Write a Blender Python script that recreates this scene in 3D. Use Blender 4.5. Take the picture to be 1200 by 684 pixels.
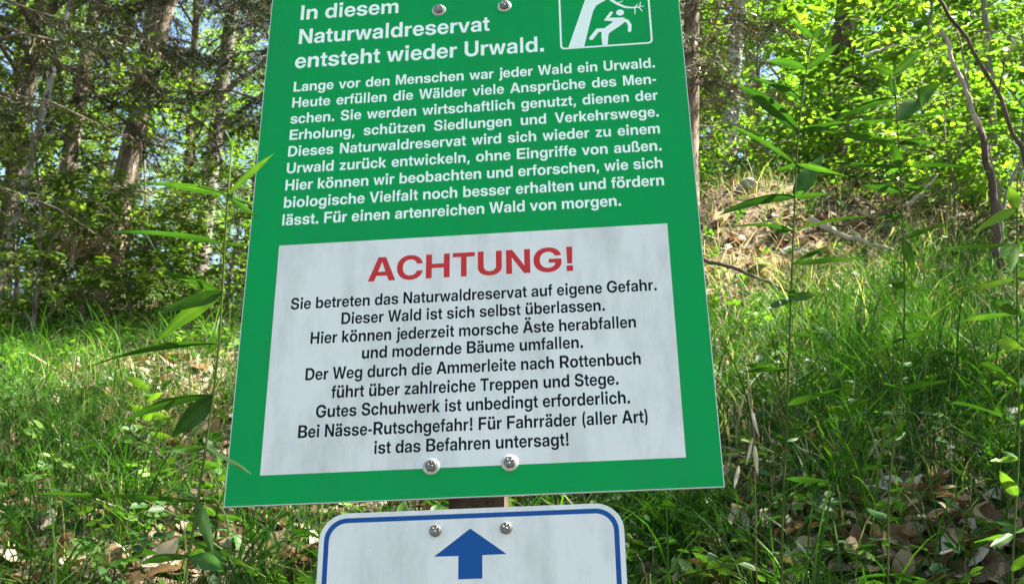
import bpy, math, random
import numpy as np
from mathutils import Matrix, Vector, geometry

sc = bpy.context.scene
for o in list(bpy.data.objects):
    bpy.data.objects.remove(o)
R = math.radians

# ------------------------------------------------------------------ camera
PITCH = R(15.0)
CAM = np.array([0.0, 0.0, 1.6])
cd = bpy.data.cameras.new('camera')
cam = bpy.data.objects.new('camera', cd)
sc.collection.objects.link(cam)
cam.location = CAM
cam.rotation_euler = (R(90) + PITCH, 0, 0)
cd.sensor_width = 36.0
cd.lens = 43.2
cd.clip_start = 0.05
cd.clip_end = 1000
cd.dof.use_dof = True
cd.dof.focus_distance = 1.48
cd.dof.aperture_fstop = 26.0
sc.camera = cam

# ------------------------------------------------------------------ light
SUN_EL, SUN_AZ = R(56), R(77.5)          # azimuth from +Y towards +X
world = bpy.data.worlds.new('World')
sc.world = world
world.use_nodes = True
wn = world.node_tree
wn.nodes.clear()
sky = wn.nodes.new('ShaderNodeTexSky')
sky.sky_type = 'NISHITA'
sky.sun_disc = False
sky.sun_elevation = SUN_EL
sky.sun_rotation = SUN_AZ
sky.air_density = 1.0
sky.dust_density = 1.2
sky.ozone_density = 1.5
bg = wn.nodes.new('ShaderNodeBackground')
bg.inputs['Strength'].default_value = 0.055
wo = wn.nodes.new('ShaderNodeOutputWorld')
wn.links.new(sky.outputs[0], bg.inputs['Color'])
wn.links.new(bg.outputs[0], wo.inputs[0])
sl = bpy.data.lights.new('sun', 'SUN')
sl.energy = 5.0
sl.angle = R(0.55)
sl.color = (1.0, 0.94, 0.84)
sun = bpy.data.objects.new('sun', sl)
sc.collection.objects.link(sun)
sd = Vector((math.cos(SUN_EL) * math.sin(SUN_AZ), math.cos(SUN_EL) * math.cos(SUN_AZ), math.sin(SUN_EL)))
sun.rotation_euler = sd.to_track_quat('Z', 'Y').to_euler()
sun.location = sd * 30
sc.view_settings.view_transform = 'Standard'
sc.view_settings.look = 'None'
sc.view_settings.gamma = 1.0
sc.view_settings.exposure = 2.95
sc.cycles.use_denoising = True
sc.cycles.max_bounces = 8
sc.cycles.transmission_bounces = 5
sc.cycles.diffuse_bounces = 4
sc.cycles.glossy_bounces = 3
sc.cycles.sample_clamp_indirect = 6.0

# ------------------------------------------------------------------ helpers
COL = sc.collection
F = 1440.0


def ray(px, py):
    dx, dy = (px - 600) / F, (py - 342) / F
    c, s = math.cos(PITCH), math.sin(PITCH)
    return np.array([dx, c + dy * s, s - dy * c])


def wp(px, py, Y):
    """world point seen at photograph pixel (px, py) at distance Y along +Y"""
    d = ray(px, py)
    return CAM + d * (Y / d[1])


def smooth(t):
    t = np.clip(t, 0, 1)
    return t * t * (3 - 2 * t)


def ground_z(x, y):
    x = np.asarray(x, float)
    y = np.asarray(y, float)
    bank = 1.60 * smooth((y - 0.85) / 1.5)
    m = smooth((x + 0.6) / 2.2)
    s = 0.335 + 0.125 * m
    crest = 10.5
    up = s * np.clip(y - 2.3, 0, crest - 2.3)
    past = np.clip(y - crest, 0, 200)
    up = up + past * (-0.05 + 0.33 * m) * np.exp(-past / 60)
    down = -0.30 * np.clip(-1.5 - y, 0, 14) - 0.05 * np.clip(-15.5 - y, 0, 100)
    act = smooth((y - 1.6) / 1.2)
    n = 0.07 * np.sin(1.7 * x + 0.8 * y) * np.sin(1.1 * y - 0.5 * x + 1.3) \
        + 0.035 * np.sin(4.3 * x + 1.1) * np.sin(3.7 * y + 0.4 * x) \
        + 0.014 * np.sin(11.3 * x + 2 * y) * np.sin(9.1 * y - 3.3 * x)
    # low eroded scarp on the right
    sc_ = 0.30 * smooth((y - 6.2) / 0.9) * smooth((x - 0.6) / 0.8) * (1 - smooth((y - 8) / 2.5))
    return bank + up + down + n * act + 0.15 * n * (1 - act) + sc_


def hit(px, py):
    d = ray(px, py)
    t = 1.8
    while t < 60:
        p = CAM + d * t
        if p[2] < ground_z(p[0], p[1]):
            return p
        t += 0.02
    return CAM + d * 12


def link(o, parent=None):
    COL.objects.link(o)
    if parent is not None:
        o.parent = parent
    return o


def tag(o, label=None, cat=None, group=None, kind=None):
    if label:
        o['label'] = label
    if cat:
        o['category'] = cat
    if group:
        o['group'] = group
    if kind:
        o['kind'] = kind
    return o


def empty(name, loc=(0, 0, 0), **k):
    o = bpy.data.objects.new(name, None)
    o.empty_display_size = 0.1
    o.location = tuple(loc)
    link(o)
    return tag(o, **k)


def mesh_np(name, V, faces, mats, tint=None, smooth_shade=False):
    """faces: list of int arrays (M,k)"""
    me = bpy.data.meshes.new(name)
    V = np.asarray(V, np.float32)
    faces = [np.asarray(f, np.int32) for f in faces if len(f)]
    me.vertices.add(len(V))
    me.vertices.foreach_set('co', V.ravel())
    nl = sum(f.size for f in faces)
    npoly = sum(len(f) for f in faces)
    me.loops.add(nl)
    me.loops.foreach_set('vertex_index', np.concatenate([f.ravel() for f in faces]))
    me.polygons.add(npoly)
    tot = np.concatenate([np.full(len(f), f.shape[1], np.int32) for f in faces])
    st = np.concatenate([[0], np.cumsum(tot)[:-1]]).astype(np.int32)
    me.polygons.foreach_set('loop_start', st)
    if smooth_shade:
        me.polygons.foreach_set('use_smooth', np.ones(npoly, bool))
    me.update(calc_edges=True)
    me.validate()
    if tint is not None:
        a = me.attributes.new('tint', 'FLOAT', 'POINT')
        a.data.foreach_set('value', np.asarray(tint, np.float32))
    for m in (mats if isinstance(mats, (list, tuple)) else [mats]):
        me.materials.append(m)
    return me


def obj(name, me, parent=None, **k):
    o = bpy.data.objects.new(name, me)
    link(o, parent)
    return tag(o, **k)


class MB:
    """collects vertices, triangles and quads with a tint"""

    def __init__(self):
        self.V, self.T3, self.T4, self.t, self.n = [], [], [], [], 0

    def add(self, V, tris=None, quads=None, tint=0.5):
        V = np.asarray(V, float).reshape(-1, 3)
        if tris is not None and len(tris):
            self.T3.append(np.asarray(tris, int).reshape(-1, 3) + self.n)
        if quads is not None and len(quads):
            self.T4.append(np.asarray(quads, int).reshape(-1, 4) + self.n)
        self.V.append(V)
        self.t.append(np.broadcast_to(np.asarray(tint, float), (len(V),)))
        self.n += len(V)

    def build(self, name, mat, parent=None, smooth_shade=False, origin=None, **k):
        V = np.concatenate(self.V)
        if origin is not None:
            V = V - np.asarray(origin)
        fs = []
        if self.T3:
            fs.append(np.concatenate(self.T3))
        if self.T4:
            fs.append(np.concatenate(self.T4))
        me = mesh_np(name, V, fs, mat, np.concatenate(self.t), smooth_shade)
        return obj(name, me, parent, **k)


def norm(v):
    v = np.asarray(v, float)
    return v / np.maximum(np.linalg.norm(v, axis=-1, keepdims=True), 1e-9)


def tube(mb, P, r, sides=8, rng=None, rough=0.0, tint=0.5, cap=True):
    P = np.asarray(P, float)
    n = len(P)
    r = np.broadcast_to(np.asarray(r, float), (n,))
    T = norm(np.gradient(P, axis=0))
    a = np.array([1.0, 0, 0]) if abs(T[0][0]) < 0.8 else np.array([0, 1.0, 0])
    A = norm(np.cross(T, a))
    B = np.cross(T, A)
    th = np.linspace(0, 2 * np.pi, sides, endpoint=False)
    rr = r[:, None] * np.ones((n, sides))
    if rng is not None and rough > 0:
        ph = rng.uniform(0, 6.28, 6)
        k = np.arange(n)[:, None]
        rr = rr * (1 + rough * (np.sin(3 * th[None] + ph[0] + 0.21 * k) * 0.5 + np.sin(5 * th[None] + ph[1] - 0.33 * k) * 0.4)
                   + rough * rng.normal(0, 0.35, (n, sides)))
    V = P[:, None] + rr[..., None] * (np.cos(th)[None, :, None] * A[:, None] + np.sin(th)[None, :, None] * B[:, None])
    i = np.arange(n - 1)[:, None] * sides
    j = np.arange(sides)[None]
    jn = (j + 1) % sides
    q = np.stack([i + j, i + jn, i + sides + jn, i + sides + j], -1).reshape(-1, 4)
    V = V.reshape(-1, 3)
    tr = None
    if cap:
        V = np.vstack([V, P[:1], P[-1:]])
        c0, c1 = n * sides, n * sides + 1
        s = np.arange(sides)
        s2 = (s + 1) % sides
        tr = np.vstack([np.stack([np.full(sides, c0), s2, s], -1),
                        np.stack([np.full(sides, c1), (n - 1) * sides + s, (n - 1) * sides + s2], -1)])
    mb.add(V, tr, q, tint)


def bez(p0, p1, p2, n):
    t = np.linspace(0, 1, n)[:, None]
    return (1 - t) ** 2 * np.asarray(p0, float) + 2 * t * (1 - t) * np.asarray(p1, float) + t * t * np.asarray(p2, float)


# ------------------------------------------------------------------ materials
def mat_new(name):
    m = bpy.data.materials.new(name)
    m.use_nodes = True
    nt = m.node_tree
    nt.nodes.clear()
    return m, nt, nt.nodes.new('ShaderNodeOutputMaterial')


def ramp(nt, src, stops):
    r = nt.nodes.new('ShaderNodeValToRGB')
    el = r.color_ramp.elements
    while len(el) > 1:
        el.remove(el[-1])
    el[0].position, el[0].color = stops[0][0], (*stops[0][1], 1)
    for p, c in stops[1:]:
        e = el.new(p)
        e.color = (*c, 1)
    nt.links.new(src, r.inputs[0])
    return r.outputs[0]


def noise(nt, scale, detail=4, rough=0.6, coord='Object', stretch=None):
    tc = nt.nodes.new('ShaderNodeTexCoord')
    out = tc.outputs[coord]
    if stretch:
        mp = nt.nodes.new('ShaderNodeMapping')
        mp.inputs['Scale'].default_value = stretch
        nt.links.new(out, mp.inputs[0])
        out = mp.outputs[0]
    n = nt.nodes.new('ShaderNodeTexNoise')
    n.inputs['Scale'].default_value = scale
    n.inputs['Detail'].default_value = detail
    n.inputs['Roughness'].default_value = rough
    nt.links.new(out, n.inputs['Vector'])
    return n.outputs['Fac']


def mix_rgb(nt, fac, a, b, mode='MIX'):
    m = nt.nodes.new('ShaderNodeMix')
    m.data_type = 'RGBA'
    m.blend_type = mode
    for s, v in ((0, fac), (6, a), (7, b)):
        if hasattr(v, 'is_linked') or hasattr(v, 'node'):
            nt.links.new(v, m.inputs[s])
        else:
            m.inputs[s].default_value = v if s == 0 else (*v, 1)
    return m.outputs[2]


def leaf_mat(name, stops, trans=0.42, tgain=(1.35, 1.45, 0.6), rough=0.42, spec=0.35):
    m, nt, out = mat_new(name)
    at = nt.nodes.new('ShaderNodeAttribute')
    at.attribute_name = 'tint'
    c = ramp(nt, at.outputs['Fac'], stops)
    p = nt.nodes.new('ShaderNodeBsdfPrincipled')
    p.inputs['Roughness'].default_value = rough
    p.inputs['Specular IOR Level'].default_value = spec
    nt.links.new(c, p.inputs['Base Color'])
    t = nt.nodes.new('ShaderNodeBsdfTranslucent')
    tc = mix_rgb(nt, 1.0, c, tgain, 'MULTIPLY')
    nt.links.new(tc, t.inputs[0])
    mx = nt.nodes.new('ShaderNodeMixShader')
    mx.inputs[0].default_value = trans
    nt.links.new(p.outputs[0], mx.inputs[1])
    nt.links.new(t.outputs[0], mx.inputs[2])
    nt.links.new(mx.outputs[0], out.inputs[0])
    return m


def bark_mat(name, stops, scale=9, stretch=(1, 1, 0.25), bump=0.6, patch=None):
    m, nt, out = mat_new(name)
    f = noise(nt, scale, 6, 0.7, stretch=stretch)
    c = ramp(nt, f, stops)
    if patch:
        pf = noise(nt, patch[0], 5, 0.65)
        pr = ramp(nt, pf, [(patch[1], (0, 0, 0)), (patch[1] + 0.06, (1, 1, 1))])
        c = mix_rgb(nt, pr, c, patch[2])
    p = nt.nodes.new('ShaderNodeBsdfPrincipled')
    p.inputs['Roughness'].default_value = 0.9
    p.inputs['Specular IOR Level'].default_value = 0.2
    nt.links.new(c, p.inputs['Base Color'])
    b = nt.nodes.new('ShaderNodeBump')
    b.inputs['Strength'].default_value = bump
    b.inputs['Distance'].default_value = 0.03
    nt.links.new(f, b.inputs['Height'])
    nt.links.new(b.outputs[0], p.inputs['Normal'])
    nt.links.new(p.outputs[0], out.inputs[0])
    return m


def plain_mat(name, col, rough=0.5, metal=0.0, spec=0.5, grime=None, coat=0.0):
    m, nt, out = mat_new(name)
    p = nt.nodes.new('ShaderNodeBsdfPrincipled')
    p.inputs['Roughness'].default_value = rough
    p.inputs['Metallic'].default_value = metal
    p.inputs['Specular IOR Level'].default_value = spec
    p.inputs['Coat Weight'].default_value = coat
    p.inputs['Coat Roughness'].default_value = 0.12
    if grime:
        amount, gcol, scale, stretch = grime
        f = noise(nt, scale, 7, 0.7, stretch=stretch)
        k = ramp(nt, f, [(0.45, (0, 0, 0)), (0.75, (amount,) * 3)])
        f2 = noise(nt, 240, 2, 0.5)
        k2 = ramp(nt, f2, [(0.72, (0, 0, 0)), (0.77, (amount * 1.6,) * 3)])
        f3 = noise(nt, 9, 4, 0.6)
        k2 = mix_rgb(nt, 1.0, k2, ramp(nt, f3, [(0.5, (0, 0, 0)), (0.65, (1, 1, 1))]), 'MULTIPLY')
        c = mix_rgb(nt, k, col, gcol)
        c = mix_rgb(nt, k2, c, tuple(x * 0.35 for x in gcol))
        nt.links.new(c, p.inputs['Base Color'])
        rr = nt.nodes.new('ShaderNodeMapRange')
        rr.inputs['To Min'].default_value = rough - 0.05
        rr.inputs['To Max'].default_value = rough + 0.18
        nt.links.new(f, rr.inputs[0])
        nt.links.new(rr.outputs[0], p.inputs['Roughness'])
    else:
        p.inputs['Base Color'].default_value = (*col, 1)
    nt.links.new(p.outputs[0], out.inputs[0])
    return m


M = {}
M['green'] = plain_mat('sign_green_foil', (0.0015, 0.325, 0.072), 0.40, spec=0.12, grime=(0.55, (0.012, 0.225, 0.065), 7, (1, 0.35, 1)))
M['white'] = plain_mat('sign_white_foil', (0.78, 0.775, 0.73), 0.40, spec=0.25, grime=(0.85, (0.47, 0.48, 0.43), 13, (1, 0.3, 1)))
M['ltext'] = plain_mat('sign_light_lettering', (0.84, 0.95, 0.85), 0.45, spec=0.25)
M['red'] = plain_mat('sign_red_lettering', (0.58, 0.035, 0.034), 0.5, spec=0.2)
M['dark'] = plain_mat('sign_dark_lettering', (0.004, 0.007, 0.011), 0.5, spec=0.15)
M['blue'] = plain_mat('sign_blue_foil', (0.004, 0.075, 0.28), 0.4, spec=0.25)
M['edge'] = plain_mat('sign_cut_aluminium_edge', (0.62, 0.62, 0.58), 0.5, 0.3)
M['zinc'] = plain_mat('galvanised_bolt_steel', (0.27, 0.26, 0.24), 0.5, 0.6, grime=(0.9, (0.12, 0.11, 0.09), 90, None))
M['washer'] = plain_mat('washer_steel', (0.58, 0.58, 0.54), 0.5, 0.55, grime=(0.5, (0.25, 0.22, 0.18), 70, None))
M['post'] = bark_mat('weathered_wooden_post', [(0.3, (0.05, 0.038, 0.026)), (0.7, (0.13, 0.10, 0.07))], 40, (1, 1, 0.06), 0.4)

M['beech'] = leaf_mat('beech_leaf', [(0, (0.025, 0.085, 0.012)), (0.5, (0.080, 0.185, 0.018)), (1, (0.19, 0.30, 0.03))], 0.52, (1.3, 1.5, 0.55), 0.5, 0.3)
M['maple'] = leaf_mat('maple_leaf', [(0, (0.04, 0.10, 0.015)), (0.6, (0.09, 0.18, 0.022)), (1, (0.16, 0.25, 0.03))], 0.55, (1.5, 1.5, 0.6))
M['needle'] = leaf_mat('spruce_needles', [(0, (0.014, 0.028, 0.008)), (0.6, (0.04, 0.062, 0.014)), (1, (0.13, 0.105, 0.045))], 0.18)
M['grass'] = leaf_mat('grass_blade', [(0, (0.012, 0.045, 0.006)), (0.5, (0.030, 0.090, 0.009)), (0.84, (0.085, 0.165, 0.022)), (0.87, (0.28, 0.24, 0.12)), (1, (0.50, 0.43, 0.26))], 0.4, (1.1, 1.45, 0.45), 0.6, 0.2)
M['herb'] = leaf_mat('herb_leaf', [(0, (0.016, 0.065, 0.010)), (0.5, (0.045, 0.125, 0.015)), (1, (0.15, 0.28, 0.035))], 0.34, rough=0.5, spec=0.3)
M['stem'] = leaf_mat('herb_stem', [(0, (0.06, 0.09, 0.02)), (1, (0.10, 0.15, 0.03))], 0.1, rough=0.8, spec=0.1)
M['dead'] = leaf_mat('dead_leaf', [(0, (0.05, 0.028, 0.014)), (0.5, (0.17, 0.10, 0.05)), (0.8, (0.42, 0.32, 0.20)), (1, (0.62, 0.54, 0.40))], 0.2, (1.2, 1.0, 0.8), 0.6)
M['twig'] = bark_mat('dry_twig', [(0.35, (0.09, 0.065, 0.045)), (0.65, (0.26, 0.22, 0.17))], 30, None, 0.2)
M['bark_spruce'] = bark_mat('spruce_bark', [(0.34, (0.07, 0.052, 0.038)), (0.5, (0.20, 0.155, 0.115)), (0.64, (0.40, 0.34, 0.27))], 14, (1, 1, 0.35), 0.9, (3.5, 0.58, (0.30, 0.30, 0.24)))
M['bark_dark'] = bark_mat('dark_brown_bark', [(0.35, (0.04, 0.028, 0.022)), (0.65, (0.13, 0.09, 0.07))], 16, (1, 1, 0.2), 0.8, (4, 0.64, (0.15, 0.15, 0.11)))
M['bark_pale'] = bark_mat('pale_grey_bark', [(0.35, (0.22, 0.20, 0.17)), (0.6, (0.48, 0.46, 0.42))], 10, (1, 1, 0.6), 0.4, (6, 0.56, (0.09, 0.08, 0.06)))
M['bark_beech'] = bark_mat('mossy_beech_bark', [(0.35, (0.10, 0.09, 0.07)), (0.6, (0.24, 0.22, 0.18))], 8, (1, 1, 0.5), 0.4, (3, 0.57, (0.07, 0.10, 0.03)))
M['bleached'] = bark_mat('bleached_dead_wood', [(0.35, (0.18, 0.15, 0.11)), (0.65, (0.42, 0.37, 0.29))], 25, (1, 1, 0.1), 0.3)
M['stone'] = bark_mat('limestone', [(0.35, (0.13, 0.12, 0.10)), (0.65, (0.36, 0.33, 0.28))], 22, None, 0.5, (5, 0.6, (0.13, 0.13, 0.06)))
M['moss'] = bark_mat('moss_on_wood', [(0.35, (0.06, 0.07, 0.015)), (0.65, (0.20, 0.22, 0.04))], 30, None, 0.9, (7, 0.62, (0.10, 0.07, 0.045)))


def soil():
    m, nt, out = mat_new('forest_soil')
    a = noise(nt, 3.0, 8, 0.7)
    b = noise(nt, 38, 5, 0.7)
    c = ramp(nt, b, [(0.3, (0.022, 0.016, 0.010)), (0.47, (0.075, 0.052, 0.032)), (0.56, (0.19, 0.14, 0.09)), (0.68, (0.38, 0.31, 0.22))])
    g = ramp(nt, b, [(0.35, (0.02, 0.035, 0.01)), (0.65, (0.06, 0.085, 0.02))])
    k = ramp(nt, a, [(0.5, (0, 0, 0)), (0.62, (0.8, 0.8, 0.8))])
    col = mix_rgb(nt, k, c, g)
    p = nt.nodes.new('ShaderNodeBsdfPrincipled')
    p.inputs['Roughness'].default_value = 0.95
    p.inputs['Specular IOR Level'].default_value = 0.15
    nt.links.new(col, p.inputs['Base Color'])
    bp = nt.nodes.new('ShaderNodeBump')
    bp.inputs['Strength'].default_value = 1.0
    bp.inputs['Distance'].default_value = 0.03
    nt.links.new(b, bp.inputs['Height'])
    nt.links.new(bp.outputs[0], p.inputs['Normal'])
    nt.links.new(p.outputs[0], out.inputs[0])
    return m


M['soil'] = soil()

# ------------------------------------------------------------------ ground
def build_ground():
    def axis(lim, fine, core):
        a = [0.0]
        while a[-1] < lim:
            a.append(a[-1] + (fine if a[-1] < core else fine * (1 + (a[-1] - core) * 0.6)))
        return np.array(a)
    xs = axis(170, 0.10, 6)
    xs = np.concatenate([-xs[:0:-1], xs])
    yp = axis(170, 0.08, 13)
    yn = axis(150, 0.3, 3)
    ys = np.concatenate([-yn[:0:-1], yp])
    X, Y = np.meshgrid(xs, ys)
    rng = np.random.default_rng(5)
    Z = ground_z(X, Y) + rng.normal(0, 0.008, X.shape) * (np.abs(X) < 6) * (Y > 1) * (Y < 14)
    V = np.stack([X, Y, Z], -1).reshape(-1, 3)
    nx, ny = len(xs), len(ys)
    i = np.arange(ny - 1)[:, None] * nx
    j = np.arange(nx - 1)[None]
    q = np.stack([i + j, i + j + 1, i + nx + j + 1, i + nx + j], -1).reshape(-1, 4)
    me = mesh_np('forest_floor', V, [q], M['soil'], None, True)
    return obj('forest_floor', me, kind='structure')


floor = build_ground()

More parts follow.
